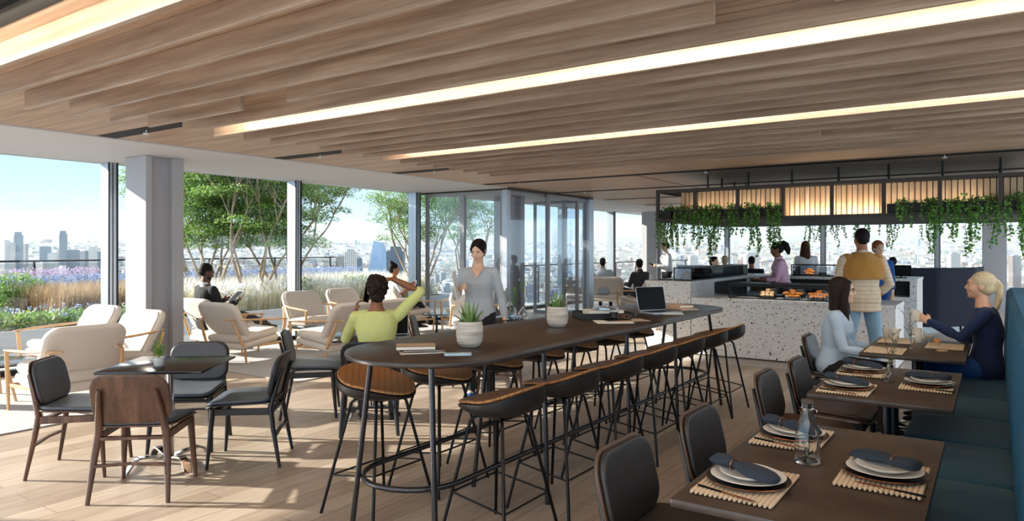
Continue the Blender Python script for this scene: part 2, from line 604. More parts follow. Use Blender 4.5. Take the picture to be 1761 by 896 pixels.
# glazed screen round the terrace door
def pane(n, x0, x1, y0, y1, lab, door=True):
    dx, dy = x1 - x0, y1 - y0
    L = math.hypot(dx, dy)
    o = MB().box(.05, L - .05, -.006, .006, .06, CZ - .1).build('door_%d' % n, 'door_glass', smooth=0)
    o.location = (x0, y0, 0)
    o.rotation_euler = (0, 0, math.atan2(dy, dx))
    o['kind'] = 'structure'
    o['label'] = lab
    f = MB()
    for a in (0, L - .055): f.box(a, a + .055, -.035, .035, 0, CZ - .04)
    f.box(.05, L - .05, -.03, .03, 0, .07)
    f.box(.05, L - .05, -.03, .03, CZ - .11, CZ - .04)
    f.build('door_frame', 'door_metal', o, 0, bev=.003)
    return o
pane(1, -9.88, -8.9, 11.2, 11.2, 'fixed glass pane of the screen next to the windows')
pane(2, -8.9, -7.9, 11.2, 11.2, 'glass pane of the screen next to its bronze corner')
pane(3, -7.83, -7.83, 11.24, 12.75, 'sliding glass door right of the bronze corner post')
pane(4, -7.75, -7.75, 12.6, 13.9, 'sliding glass door in front of its neighbour')
pane(5, -7.83, -7.83, 13.4, 14.45, 'farthest glass pane of the screen')
pane(6, -7.83, -9.3, 14.5, 14.5, 'glass pane closing the far side of the screen')
MB().box(-10, -7.8, 11.16, 11.24, CZ - .045, CZ - .016).box(-7.87, -7.7, 11.16, 14.55, CZ - .045, CZ - .001).build('trim_6', 'bronze_frame', smooth=0)['kind'] = 'structure'
MB().box(-7.89, -7.77, 11.14, 11.26, 0, CZ - .04).box(-7.9, -7.72, 14.4, 14.62, 0, CZ - .04).build('trim_7', 'alu_light', smooth=0, bev=.004)['kind'] = 'structure'
# rugs
def rug(lab, x0, x1, y0, y1):
    o = MB().slab(rrect(x0, x1, y0, y1, .02, 2), .001, .012).build('rug', 'rug_grey', smooth=0)
    tag(o, lab, 'rug')
rug('grey woven rug under the loveseat by the first window', -9.6, -6.85, 1.2, 5.0 - .4)
rug('grey woven rug under the sofas behind the column', -9.6, -6.7, 5.3, 10.9)
rug('grey woven rug under the chairs behind the glass doors', -9.6, -5.9, 14.9, 18.6)
# ---------------------------------------------------------------- the terrazzo counters
t = thing('service_counter', 'tall terrazzo counter block at the left end, carrying the long dark glass case', 'counter', (0, 0, 0))
MB().box(-4.41, -3.7, 10.04, 14.0, .02, 1.035).build('body', 'terrazzo', t, 0)
MB().box(-4.42, -3.69, 10.03, 14.01, 1.037, 1.08).build('countertop', 'terrazzo', t, 0, bev=.004)
MB().box(-4.39, -3.72, 10.06, 13.98, 0, .02).build('plinth', 'rubber', t, 0)
MB().box(-3.702, -3.695, 11.12, 12.88, .3, 1.03).build('recess_panel', 'canopy_black', t, 0)
t = thing('service_counter', 'low terrazzo counter in front, carrying trays of pastries behind glass', 'counter', (0, 0, 0))
MB().box(-3.69, -1.03, 10.05, 11.04, .02, .8).build('body', 'terrazzo', t, 0)
MB().box(-3.69, -1.02, 10.04, 11.05, .802, .845).build('countertop', 'terrazzo', t, 0, bev=.004)
MB().box(-3.69, -1.05, 10.07, 11.0, 0, .02).build('plinth', 'rubber', t, 0)
t = thing('service_counter', 'rear terrazzo counter behind the baristas with a dark recessed band', 'counter', (0, 0, 0))
b = MB().box(-3.68, -1.02, 12.92, 14.0, .02, .78).box(-3.68, -1.02, 13.1, 14.0, .78, 1.035).box(-1.12, -1.02, 12.92, 13.1, .78, 1.035)
b.build('body', 'terrazzo', t, 0)
MB().box(-3.68, -1.01, 12.91, 14.01, 1.037, 1.08).build('countertop', 'terrazzo', t, 0, bev=.004)
MB().box(-3.67, -1.13, 13.08, 13.098, .79, 1.03).build('recess_panel', 'canopy_black', t, 0)
MB().box(-3.2, -1.6, 12.91, 12.919, .25, .7).build('lower_panel', 'canopy_black', t, 0)


def case(lab, x0, x1, y0, y1, z0, z1, shelf=None):
    t = thing('display_case', lab, 'display case', (0, 0, 0), 0, 'dark framed glass display cases')
    f = MB()
    e = .014
    for x in (x0, x1 - e):
        for y in (y0, y1 - e): f.box(x, x + e, y, y + e, z0, z1)
    for z in (z0, z1 - e):
        f.box(x0 + e, x1 - e, y0, y0 + e, z, z + e).box(x0 + e, x1 - e, y1 - e, y1, z, z + e)
        f.box(x0, x0 + e, y0 + e, y1 - e, z, z + e).box(x1 - e, x1, y0 + e, y1 - e, z, z + e)
    f.build('case_frame', 'black_metal', t, 0)
    MB().box(x0 + e, x1 - e, y0 + .004, y0 + .008, z0 + e, z1 - e).build('front_glass', 'case_glass', t, 0)
    MB().box(x0 + e, x1 - e, y1 - .008, y1 - .004, z0 + e, z1 - e).build('rear_glass', 'case_glass', t, 0)
    MB().box(x0 + .004, x0 + .008, y0 + e, y1 - e, z0 + e, z1 - e).build('side_glass', 'case_glass', t, 0)
    MB().box(x1 - .008, x1 - .004, y0 + e, y1 - e, z0 + e, z1 - e).build('side_glass', 'case_glass', t, 0)
    return t


c1 = case('long glass case on the tall left counter block', -4.06, -3.77, 10.29, 13.2, 1.081, 1.275)
MB().box(-4.055, -3.775, 10.3, 13.19, 1.262, 1.2745).build('top_panel', 'screen_black', c1, 0)
MB().box(-3.7695, -3.766, 10.32, 13.17, 1.095, 1.26).build('smoked_pane', 'smoke_glass', c1, 0)
c2 = case('glass case with pastries on the low front counter', -3.185, -1.75, 10.2, 10.83, .846, 1.062)
MB().box(-3.18, -1.755, 10.205, 10.825, 1.05, 1.0615).build('top_panel', 'screen_black', c2, 0)
MB().box(-3.17, -1.76, 10.2, 10.215, 1.02, 1.05).build('light_housing', 'canopy_black', c2, 0)
MB().box(-3.14, -1.8, 10.216, 10.22, 1.024, 1.034).build('light_strip', 'led_white', c2, 0)
def case_fill_lamp(c, x0, x1, y, z, e):  # extra area lamp, added to brighten the dark inside of a case
    l = bpy.data.lights.new('case_fill_lamp', 'AREA')
    l.shape = 'RECTANGLE'
    l.size, l.size_y, l.energy, l.color = x1 - x0, .02, e, (1, .9, .75)
    o = bpy.data.objects.new('case_fill_lamp', l)
    COL.objects.link(o)
    o.parent = c
    o.location = ((x0 + x1) / 2, y, z)


case_fill_lamp(c2, -3.1, -1.8, 10.3, 1.045, 4)
c3 = case('glass case on the rear counter in front of the long-haired woman', -2.96, -1.65, 13.0, 13.5, 1.081, 1.285)
MB().box(-2.955, -1.655, 13.005, 13.495, 1.272, 1.2845).build('top_panel', 'screen_black', c3, 0)


case_fill_lamp(c3, -2.9, -1.7, 13.1, 1.265, 3)  # no light strip in this case; fill lamp added for brightness


def tray(lab, x, y, z, w=.27, d=.3):
    o = MB()
    o.slab(rrect(x - w / 2, x + w / 2, y - d / 2, y + d / 2, .02, 3), z, z + .006)
    o.slab(rrect(x - w / 2, x + w / 2, y - d / 2, y - d / 2 + .01, .004, 2), z + .006, z + .014)
    o = o.build('tray', 'black_ceramic', smooth=0)
    tag(o, lab, 'tray', 'black pastry trays')


def croissant():
    pts, rs = [], []
    for i in range(9):
        a = R(-75 + 150 * i / 8)
        pts.append((.042 * math.sin(a), .03 * math.cos(a), 0))
        rs.append(.006 + .02 * math.cos((i - 4) / 4 * 1.35) * (1.0 if i % 2 else .88))
    return MB().tube(pts, rs, 10).build('croissant', 'pastry', sub=1)


def roll():
    return MB().ell((0, 0, 0), .038, .034, .025).build('bread_roll', 'bun', sub=1)


P0 = {}


def pile(kind, cx, cy, z, n, lab, grp, sc=1.0):
    """pastries heaped in rows: bottom row, then smaller ones on top"""
    k = 0
    for lay, cnt in ((0, int(n * .6)), (1, n - int(n * .6) - (1 if n > 5 else 0)), (2, 1 if n > 5 else 0)):
        for i in range(cnt):
            o = (croissant() if kind == 'c' else roll()) if kind not in P0 else P0[kind].copy()
            if kind in P0: COL.objects.link(o)
            P0.setdefault(kind, o)
            cols = max(1, math.ceil(cnt / 2)) if lay == 0 else cnt
            x = (i % cols - (cols - 1) / 2) * .062
            y = ((i // cols) - .5) * .075 if lay == 0 else random.uniform(-.02, .02)
            o.location = (cx + x * sc, cy + y * sc, z + .024 * sc + lay * .036 * sc)
            o.rotation_euler = (random.uniform(-.15, .15), random.uniform(-.15, .15), random.uniform(-.6, .6))
            o.scale = (sc,) * 3
            tag(o, lab, 'croissant' if kind == 'c' else 'bread roll', grp)
            k += 1


tray('black tray of round bread rolls in the low front case', -2.71, 10.5, .8605)
tray('black tray holding the middle heap of croissants', -2.37, 10.5, .8605)
tray('black tray holding the right heap of croissants', -2.03, 10.5, .8605)
pile('r', -2.71, 10.5, .867, 9, 'pale round roll heaped on the left tray of the front case', 'bread rolls in the front case')
pile('c', -2.37, 10.5, .867, 11, 'glazed croissant heaped on the middle tray of the front case', 'croissants in the middle heap')
pile('c', -2.03, 10.5, .867, 11, 'glazed croissant heaped on the right tray of the front case', 'croissants in the right heap')
tray('black tray of pastries near the corner of the long glass case', -3.93, 10.55, 1.0955, .2, .4)
pile('c', -3.93, 10.45, 1.102, 6, 'croissant in the long glass case on the tall counter', 'croissants in the long case')
pile('c', -3.93, 10.68, 1.102, 6, 'croissant in the long glass case on the tall counter', 'croissants in the long case')
for x, w in ((-2.7, 'left'), (-2.2, 'right')):
    tray('black tray at the %s of the rear glass case' % w, x, 13.22, 1.0955, .36, .3)
    pile('c', x, 13.2, 1.102, 8, 'croissant on the %s tray of the rear glass case' % w, 'croissants on the %s rear tray' % w)


def sign(lab, x, y, z, w=.14, h=.12):
    t = thing('price_sign', lab, 'sign', (x, y, z), 0, 'small black price signs')
    MB().box(-w / 2, w / 2, -.003, .003, 0, h).build('board', 'canopy_black', t, 0)
    q = MB()
    for i in range(5):
        zz = h - .02 - i * h * .17
        xx = -w * .38
        lim = w * random.uniform(.1, .4)
        while xx < lim:
            a = random.uniform(.004, .012)
            q.box(xx, xx + a, -.0042, -.0032, zz, zz + .005 + (.003 if i == 0 else 0))
            xx += a + .003
    q.build('chalk_writing', 'paper', t, 0)


sign('small black price sign behind the round rolls', -2.68, 10.68, .868)
sign('small black price sign behind the middle croissants', -2.3, 10.68, .868)
sign('small black price sign behind the right croissants', -1.98, 10.68, .868)
sign('small black price sign at the left end of the rear case', -2.88, 13.06, 1.1, .13, .15)
sign('small black price sign in the middle of the rear case', -2.45, 13.06, 1.1, .13, .15)
sign('small black price sign toward the right of the rear case', -1.9, 13.06, 1.1, .13, .15)
t = thing('payment_terminal', 'black point-of-sale screen on the rear counter beside the ginger-haired barista', 'screen', (-1.27, 13.2, 1.081), R(8))
MB().slab(rrect(-.08, .08, -.06, .06, .01, 3), 0, .012).build('base', 'black_metal', t)
MB().bar((0, .02, .01), (0, .03, .1), .03, .02).build('stand', 'black_metal', t, 0)
MB().box(-.15, .15, -.012, .012, .03, .21).build('screen', 'screen_black', t, 0, bev=.003)
t = thing('tablet_holder', 'black tablet on the corner of the tall counter by the waiter', 'tablet', (-4.2, 10.32, 1.081), .2)
MB().slab(rrect(-.1, .1, -.07, .07, .01, 3), 0, .01).build('tablet_body', 'screen_black', t, 0)

# ---------------------------------------------------------------- the hanging canopy
XA, XB, YA, YB, Z0, Z1 = -4.35, .69, 10.3, 13.65, 1.98, 2.475
px = [-4.35, -3.73, -3.09, -2.46, -1.82, -1.195, -.565, .06, .69]
t = thing('canopy', 'black steel canopy with timber slats hanging over the counter', 'canopy', (0, 0, 0))
s = .045
f = MB()
for z in (Z0, Z1 - s):
    f.box(XA, XB, YA, YA + s, z, z + s).box(XA, XB, YB - s, YB, z, z + s)
    f.box(XA, XA + s, YA + s, YB - s, z, z + s).box(XB - s, XB, YA + s, YB - s, z, z + s)
f.build('steel_frame', 'bronze_frame', t, 0)
for i, x in enumerate(px):
    a = x if i == 0 else (x - s if i == 8 else x - s / 2)
    MB().box(a, a + s, YA + .001, YA + s - .001, Z0 + s, Z1 - s).build('post', 'bronze_frame', t, 0)
for x in (XA, XB - s):
    for y in (11.4, 12.5, YB - s): MB().box(x, x + s, y, y + s, Z0 + s, Z1 - s).build('post', 'bronze_frame', t, 0)
MB().box(XA + s, XB - s, YA + s, YB - s, Z0 + .002, Z0 + .03).build('bottom_panel', 'canopy_black', t, 0)
MB().box(XA + s, XB - s, YA + s, YB - s, Z1 - .03, Z1 - .002).build('top_panel', 'canopy_black', t, 0)
MB().box(-3.95, .5, 10.62, 13.4, Z0 + .032, Z1 - .033).build('slat_core', 'walnut', t, 0)
sl = MB()
x = -4.05
while x < .55:
    sl.box(x, x + .056, 10.58, 10.612, Z0 + .034, Z1 - .034)
    x += .068
y = 10.64
while y < 13.4:
    sl.box(-4.0, -3.96, y, y + .056, Z0 + .034, Z1 - .034)
    y += .068
sl.build('slat_cladding', 'slat_oak', t, 0, bev=.002)
for k in range(7):
    MB().cyl((-3.8 + .645 * k, 11.1, Z1), (-3.8 + .645 * k, 11.1, CZ - .001), .016, n=8).build('hanging_rod', 'canopy_black', t)
for y in (11.8, 12.5, 13.2): MB().cyl((-3.8, y, Z1), (-3.8, y, CZ - .001), .016, n=8).build('hanging_rod', 'canopy_black', t)
for y in (11.8, 12.5): MB().cyl((.07, y, Z1), (.07, y, CZ - .001), .016, n=8).build('hanging_rod', 'canopy_black', t)


def wash(x0, x1, e, z=Z0 + .06, y=10.47, col=(1, .85, .64)):
    MB().box(x0, x1, y - .01, y + .01, Z0 + .031, Z0 + .045).build('light_strip', 'led_warm', t, 0)
    l = bpy.data.lights.new('wash_lamp', 'AREA')
    l.shape = 'RECTANGLE'
    l.size = x1 - x0
    l.size_y = .02
    l.energy = e
    l.color = col
    o = bpy.data.objects.new('wash_lamp', l)
    COL.objects.link(o)
    o.parent = t
    o.location = ((x0 + x1) / 2, y, z)
    o.rotation_euler = (R(180 - 30), 0, 0)


wash(-2.42, -1.84, 2.6)
wash(-1.8, -1.22, 2.6)
wash(-3.9, -2.5, 1.6, 2.19)
wash(-1.15, -.1, 1.1, 2.19)


def trough(lab, x0, x1, y0, y1):
    t = thing('planter_trough', lab, 'planter', (0, 0, 0))
    MB().box(x0, x1, y0, y0 + .01, Z0 + .047, 2.15).box(x0, x1, y1 - .01, y1, Z0 + .047, 2.15).box(x0, x0 + .01, y0, y1, Z0 + .047, 2.15).box(x1 - .01, x1, y0, y1, Z0 + .047, 2.15).box(x0, x1, y0, y1, Z0 + .047, Z0 + .055).build('box', 'canopy_black', t, 0)
    MB().box(x0 + .01, x1 - .01, y0 + .01, y1 - .01, Z0 + .06, 2.13).build('soil', 'soil', t, 0)


trough('black trough in the left half of the canopy front', -4.1, -2.49, 10.35, 10.53)
trough('black trough in the right half of the canopy front', -1.16, .62, 10.35, 10.53)
trough('black trough along the left end of the canopy', -4.29, -4.12, 10.36, 11.38)
trough('black trough at the rear of the canopy above the counter', -2.9, -1.0, 13.42, 13.59)


def ivy(lab, cx, cy, w, n, lo, hi, dirn=(0, -1), over=.13):
    t = thing('ivy_plant', lab, 'ivy', (cx, cy, 2.13), 0, 'trailing ivy plants in the canopy')
    lf, st = MB(), MB()
    for i in range(n):
        u = random.uniform(-w / 2, w / 2)
        tan = V((-dirn[1], dirn[0], 0))
        out = V((dirn[0], dirn[1], 0))
        L = random.uniform(lo, hi) * (.55 + .45 * abs(math.sin(u * 9 + cx * 3)))
        p = tan * u * .9
        pts = [p + V((0, 0, -.01))]
        pts.append(p + out * over * .5 + V((0, 0, random.uniform(.04, .1))))
        q = tan * u + out * (over + random.uniform(0, .05))
        z = -.02
        pts.append(q + V((0, 0, z)))
        while z > -L:
            z -= .045
            q = q + tan * random.uniform(-.014, .014) + out * random.uniform(-.006, .006)
            pts.append(q + V((0, 0, z)))
        st.tube(pts, .0022, 4)
        for a, b in zip(pts, pts[1:]):
            for _ in range(3):
                c = a.lerp(b, random.random()) + rv(.012)
                d = rv(1)
                d.z = -abs(d.z) - .3
                d += out * .5
                leaf_cloud(lf, c, d, random.uniform(.026, .046), random.uniform(.013, .02))
    for _ in range(int(w * 260)):
        u = random.uniform(-w / 2, w / 2)
        tan = V((-dirn[1], dirn[0], 0))
        h = random.uniform(-.01, .075) + .03 * math.sin(u * 17 + cx)
        c = tan * u + V((dirn[0], dirn[1], 0)) * random.uniform(-.07, .1) + V((0, 0, h))
        leaf_cloud(lf, c, rv(1) + V((0, 0, .3)), random.uniform(.028, .045), .017)
    lf.build('leaves', 'ivy_leaf', t, 0)
    st.build('stem', 'stem_brown', t, 0)


for i, (x, w, n, lo, hi) in enumerate([(-3.95, .2, 10, .3, .62), (-3.68, .26, 15, .35, .6), (-3.42, .24, 15, .4, .75), (-3.14, .26, 12, .3, .55), (-2.88, .26, 15, .35, .68), (-2.6, .22, 13, .4, .72)]):
    ivy('trailing ivy, %s plant from the left in the left front trough' % ORD[i], x, 10.43, w, n, lo, hi)
for i, (x, w, n, lo, hi) in enumerate([(-1.0, .16, 9, .15, .3), (-.72, .3, 13, .3, .62), (-.42, .28, 13, .25, .5), (-.12, .3, 16, .3, .62), (.18, .3, 16, .35, .72), (.45, .24, 12, .3, .6)]):
    ivy('trailing ivy, %s plant from the left in the right front trough' % ORD[i], x, 10.43, w, n, lo, hi)
for i, y in enumerate((10.5, 10.8, 11.1)):
    ivy('trailing ivy, %s plant from the corner in the trough on the left end' % ORD[i], -4.2, y, .28, 12, .3, .65, (-1, 0))
for i, x in enumerate((-2.7, -2.35, -1.95, -1.5)):
    ivy('trailing ivy, %s plant from the left in the rear trough' % ORD[i], x, 13.5, .3, 9, .2, .55, (0, 1))
# ---------------------------------------------------------------- furniture builders
def pad(mb, out, th, e, fn, dome=0.0, M=None):
    """cushion or bent ply: outline in (x, y), thickness th along local z, mapped by fn(x, y, z)"""
    n = len(out)
    cx = sum(p[0] for p in out) / n
    cy = sum(p[1] for p in out) / n

    def ring(sc, inset, z):
        res = []
        for x, y in out:
            dx, dy = x - cx, y - cy
            d = math.hypot(dx, dy) or 1
            k = sc * (1 - inset / d)
            res.append(fn(cx + dx * k, cy + dy * k, z))
        return res
    h = th / 2
    top = [(.03, 0), (.28, 0), (.52, 0), (.75, 0), (.92, 0)]
    rs = [ring(s, 0, h + dome * (1 - s * s)) for s, _ in top]
    rs += [ring(1, e * (1 - math.sin(a)), h - e * (1 - math.cos(a))) for a in (0.25, .8, 1.3, PI / 2)]
    rs += [ring(1, e * (1 - math.sin(a)), -h + e * (1 - math.cos(a))) for a in (PI / 2, 1.3, .8, .25)]
    rs += [ring(s, 0, -h) for s, _ in reversed(top)]
    mb.loft(rs, M)
    return mb


def make_chair(name, lab, cat, frame_m, back_m, pad_m, seat_m, grp):
    t = thing(name, lab, cat, (0, 0, 0), 0, grp)

    def backf(dz):
        def f(x, y, z):     # x across, y up the back, z thickness (towards the front)
            return V((x, -.205 - .07 * (y / .3) + .34 * x * x + (z + dz) * .98, .475 + y + (z + dz) * .2))
        return f
    o1 = rrect(-.235, .235, 0, .315, .095, 6)
    bs = pad(MB(), o1, .012, .005, backf(-.008)).build('back_shell', back_m, t, 50)
    pad(MB(), rrect(-.225, .225, .012, .303, .09, 6), .024, .011, backf(.012), .006).build('back_pad', pad_m, bs, 60)

    def seatf(dz):
        def f(x, y, z):
            return V((x, y, .452 + z + dz + .28 * x * x - .03 * max(0, (y - .08) / .17) ** 2 + .012 * max(0, (-y - .1) / .12)))
        return f
    o2 = []
    for x, y in rrect(-.24, .24, -.22, .25, .08, 5): o2.append((x * (1 + .08 * (y + .22) / .47), y))
    ss = pad(MB(), o2, .012, .005, seatf(-.012)).build('seat_shell', back_m, t, 50)
    pad(MB(), [(x * .97, y * .97) for x, y in o2], .026, .012, seatf(.008), .006).build('seat_pad', seat_m, ss, 60)
    for s in (-1, 1):
        # rear leg: floor, knee under the seat, then up the outside of the backrest
        pts = [(s * .235, -.275, 0), (s * .215, -.225, .28), (s * .2, -.205, .42), (s * .185, -.238, .55), (s * .165, -.285, .7)]
        MB().tube(pts, [.015, .023, .026, .021, .013], 8, fl=.8).build('leg', frame_m, t, 60)
        MB().tube([(s * .235, .225, 0), (s * .222, .205, .22), (s * .212, .19, .425)], [.014, .021, .025], 8, fl=.85).build('leg', frame_m, t, 60)
        MB().bar((s * .205, -.2, .395), (s * .212, .19, .4), .022, .05, .022, .045).build('side_rail', frame_m, t, 0, bev=.004)
    MB().bar((-.215, .19, .39), (.215, .19, .39), .045, .02, up=V((0, 0, 1))).bar((-.2, -.2, .385), (.2, -.2, .385), .045, .02).build('cross_rail', frame_m, t, 0, bev=.004)
    MB().bar((-.215, -.238, .225), (0, -.238, .235), .036, .016, .024, .016).bar((0, -.238, .235), (.215, -.238, .225), .024, .016, .036, .016).build('stretcher', frame_m, t, 0, bev=.003)
    return t


CH = {}


def chair(kind, lab, x, y, fx, fy, grp):
    if kind not in CH:
        spec = {'walnut': ('walnut', 'walnut', 'leather_grey', 'seat_slate'), 'black': ('black_wood', 'black_wood', 'leather_grey', 'seat_slate'),
                'dark': ('black_wood', 'shell_back', 'leather_dark', 'leather_dark'), 'brown': ('black_wood', 'shell_back', 'leather_dark', 'seat_brown')}[kind]
        c = CH[kind] = make_chair('dining_chair', lab, 'chair', *spec, grp)
        c.location, c.rotation_euler = (x, y, 0), (0, 0, yaw(fx, fy))
    else:
        c = copy_tree(CH[kind], (x, y, 0), yaw(fx, fy), lab, grp)
    return c


G1 = 'chairs around the cafe table with the tiny potted plant'
chair('walnut', 'walnut chair with slate seat pad, its back to the viewer, at the near cafe table', -4.55, 2.42, -.65, .76, G1)
chair('walnut', 'walnut chair with grey leather back pad, left of the near cafe table', -5.34, 2.4, .73, .68, G1)
chair('black', 'black chair facing the viewer behind the near cafe table', -5.27, 3.15, .65, -.76, G1)
chair('black', 'black chair seen side on, right of the near cafe table', -4.57, 3.19, -.75, -.66, G1)
G2 = "chairs around the phone caller's table"
chair('black', 'black chair seen side on, left of the table with the open laptop', -5.33, 4.43, .7, .71, G2)
chair('black', 'black chair under the woman in the lime top', -4.47, 4.33, -.7, .71, G2)
G3 = 'chairs around the table with the branch vase'
chair('walnut', 'walnut chair half hidden beside the walking woman, left of the vase table', -5.35, 6.2, .8, .6, G3)
chair('walnut', 'walnut chair with its curved back showing just above the long table', -4.45, 6.2, -.65, .76, G3)
chair('walnut', 'walnut chair behind the walking woman, far side of the vase table', -5.3, 7.15, .7, -.7, G3)
G4 = 'chairs facing the blue banquette'
for i, (y, k, lab) in enumerate([(2.58, 'dark', 'dark leather chair nearest the camera, cropped by the bottom edge'), (3.32, 'dark', 'dark leather chair with its pad at the far corner of the nearest set table'),
                                 (4.57, 'brown', 'brown leather chair seen edge on, near corner of the middle set table'), (5.25, 'brown', 'brown leather chair tucked under the middle set table beside its far place setting'),
                                 (6.75, 'dark', 'dark chair holding the woman with glasses')]):
    chair(k, lab, (-.98, -.93, -.94, -.9, -1.13)[i], y, 1, 0, G4)


# bar stools
def make_stool():
    t = thing('bar_stool', 's', 'bar stool', (0, 0, 0), 0, 'leather bar stools along the long table')
    out = []
    for k in range(28):
        a = 2 * PI * k / 28
        out.append((.225 * math.cos(a) * (1 - .12 * math.sin(a)), .2 * math.sin(a) + .05 * max(0, math.sin(a)) ** 2))

    def top(dz):
        def f(x, y, z):
            r = max(0, -y - .0) / .19
            fr = max(0, y) / .21
            return V((x * (1 + .06 * r), y - .045 * r, .745 + z + dz + .09 * r ** 1.6 - .025 * fr ** 2 + .35 * x * x * (1 - .6 * fr)))
        return f

    def bot(x, y, z):
        p = top(0)(x, y, 0)
        q = 1 - min(1, (x / .215) ** 2 + (y / .2) ** 2)
        return V((p.x, p.y, p.z - .008 - .004 if z > 0 else p.z - .02 - .075 * q ** .6))
    mb = MB()
    n = len(out)
    rs = []
    for s in (.05, .4, .7, .9, 1.0):
        rs.append([tuple(V((x * s, y * s, 0)) and (lambda p: (p.x, p.y, p.z - .01))(top(0)(x * s, y * s, 0))) for x, y in out])
    for s in (1.0, .93, .8, .6, .35, .1):
        rs.append([tuple((lambda p, q: (p.x * (.99), p.y * .99, min(p.z - .022, .745 - .02 + (p.z - .745) * .3 - .07 * q ** .5)))(top(0)(x * s, y * s, 0), max(0, 1 - s * s))) for x, y in out])
    mb.loft(rs).build('seat_shell', 'stool_shell', t, 60)
    pad(MB(), [(x * .98, y * .98) for x, y in out], .018, .008, top(.004), .004).build('seat_pad', 'stool_leather', t, 60)
    MB().box(-.09, .09, -.09, .09, .66, .672).build('mount_plate', 'black_metal', t, 0)
    for sx in (-1, 1):
        for sy in (-1, 1):
            MB().tube([(sx * .06, sy * .05, .668), (sx * .105, sy * .085, .664), (sx * .125, sy * .105, .64), (sx * .26, sy * .215, 0)], .0095, 8).build('leg', 'black_metal', t, 60)
    k = .22 / .26

    def at(z): return .125 + (.26 - .125) * (1 - z / .64), .105 + (.215 - .105) * (1 - z / .64)
    x, y = at(.27)
    x2, y2 = at(.22)
    MB().tube([(-x, y, .27), (x, y, .27)], .0055, 6).tube([(-x2, -y2, .22), (x2, -y2, .22)], .0055, 6).tube([(-x, y, .27), (-x2, -y2, .22)], .0055, 6).tube([(x, y, .27), (x2, -y2, .22)], .0055, 6).build('footrest', 'black_metal', t, 60)
    return t


st = make_stool()
n0 = 0
for side, xs_, ys_ in (('right', -2.2, (3.1, 3.73, 4.36, 4.99, 5.6, 6.2, 6.75)), ('window', -3.06, (3.04, 3.6, 4.2, 4.8, 5.38, 5.95, 6.6))):
    for i, y in enumerate(ys_):
        o = st if n0 == 0 else copy_tree(st)
        n0 += 1
        o.location = (xs_ + random.uniform(-.01, .01), y, 0)
        o.rotation_euler = (0, 0, yaw(-1, 0) if xs_ > -2.5 else yaw(1, 0))
        if xs_ > -2.5: o['label'] = 'bar stool on the right side of the long table, %s from its near end' % ORD[i]
        else: o['label'] = 'bar stool on the window side of the long table, %s from its near end' % ORD[i]

# the long bar table
t = thing('bar_table', 'long dark rounded-end high table on metal legs with a foot rail', 'table', (-2.58, 4.72, 0))
HL, RR = 2.22, .49


def stadium(hw, hl, n=14):
    o = []
    for s in (1, -1):
        for i in range(n + 1):
            a = (0 if s > 0 else PI) + PI * i / n
            o.append((hw * math.cos(a), s * (hl - hw) + hw * math.sin(a)))
    return o


MB().slab(stadium(RR, HL, 20), .972, 1.0, .006).build('tabletop', 'dark_top', t, 40)
MB().tube([(x, y, .35) for x, y in stadium(.29, 2.16, 12)], .015, 10, closed=True).build('foot_rail', 'gun_metal', t, 60)
for y in (-2.1, -1.06, .12, 1.08, 1.95):
    MB().tube([(-.12, y, .972), (-.24 if y > -2 else -.27, y, 0)], .015, 10).build('leg', 'gun_metal', t, 60)
    MB().tube([(.3, y, .972), (.33, y + (.3 if y > 1.9 else 0) * 1, 0)], .015, 10).build('leg', 'gun_metal', t, 60)


# square cafe tables on a four-toed chrome base
def toes(parent, r=.3, z=0.075, mat='chrome', off=0, cx=0, cy=0):
    for k in range(4):
        a = PI / 2 * k + off
        pts = []
        for i in range(9):
            u = i / 8
            rr = .02 + (r - .02) * (u if u < .8 else .8 + (u - .8) * .75)
            zz = z + .035 * math.sin(u * PI * .55) - (0 if u < .7 else (u - .7) / .3 * (z + .032 - .008))
            pts.append((cx + rr * math.cos(a), cy + rr * math.sin(a), zz))
        mb = MB()
        rings = []
        for i, p in enumerate(pts):
            p = V(p)
            t_ = (V(pts[min(i + 1, 8)]) - V(pts[max(i - 1, 0)])).normalized()
            sd = V((-math.sin(a), math.cos(a), 0))
            up = t_.cross(sd)
            rings.append([p + sd * .024 + up * .007, p - sd * .024 + up * .007, p - sd * .024 - up * .007, p + sd * .024 - up * .007])
        mb.loft(rings).build('toe', mat, parent, 50)


def cafe_table(lab, x, y, rz):
    t = thing('cafe_table', lab, 'table', (x, y, 0), rz, 'small square cafe tables')
    MB().slab(rrect(-.35, .35, -.35, .35, .008, 2), .722, .74, .003).build('tabletop', 'cafe_top', t, 30)
    MB().cyl((0, 0, .07), (0, 0, .71), .028, n=16).build('column', 'chrome', t)
    MB().box(-.12, .12, -.12, .12, .71, .721).build('top_plate', 'black_metal', t, 0)
    toes(t, .31, .075, 'chrome', PI / 4)
    return t



cafe_table('square black cafe table with a tiny potted plant, nearest the bottom left', -4.87, 2.76, R(38))
cafe_table('square black cafe table with a laptop in front of the woman in lime', -4.85, 4.73, R(45))
cafe_table('square black cafe table carrying glass vases with a branch', -4.85, 6.68, R(45))


def dining_table(lab, y0, y1):
    yc, hl = (y0 + y1) / 2, (y1 - y0) / 2
    t = thing('dining_table', lab, 'table', (-.52, yc, 0), 0, 'dark dining tables beside the blue banquette')
    MB().slab(rrect(-.35, .35, -hl, hl, .008, 2), .723, .75, .003).build('tabletop', 'dining_top', t, 30)
    for s in (-.18, .18):
        MB().cyl((0, s, .06), (0, s, .722), .028, n=16).build('column', 'gun_metal', t)
    MB().box(-.1, .1, -.3, .3, .708, .7225).build('top_plate', 'black_metal', t, 0)
    toes(t, .27, .07, 'chrome', PI / 4)
    return t


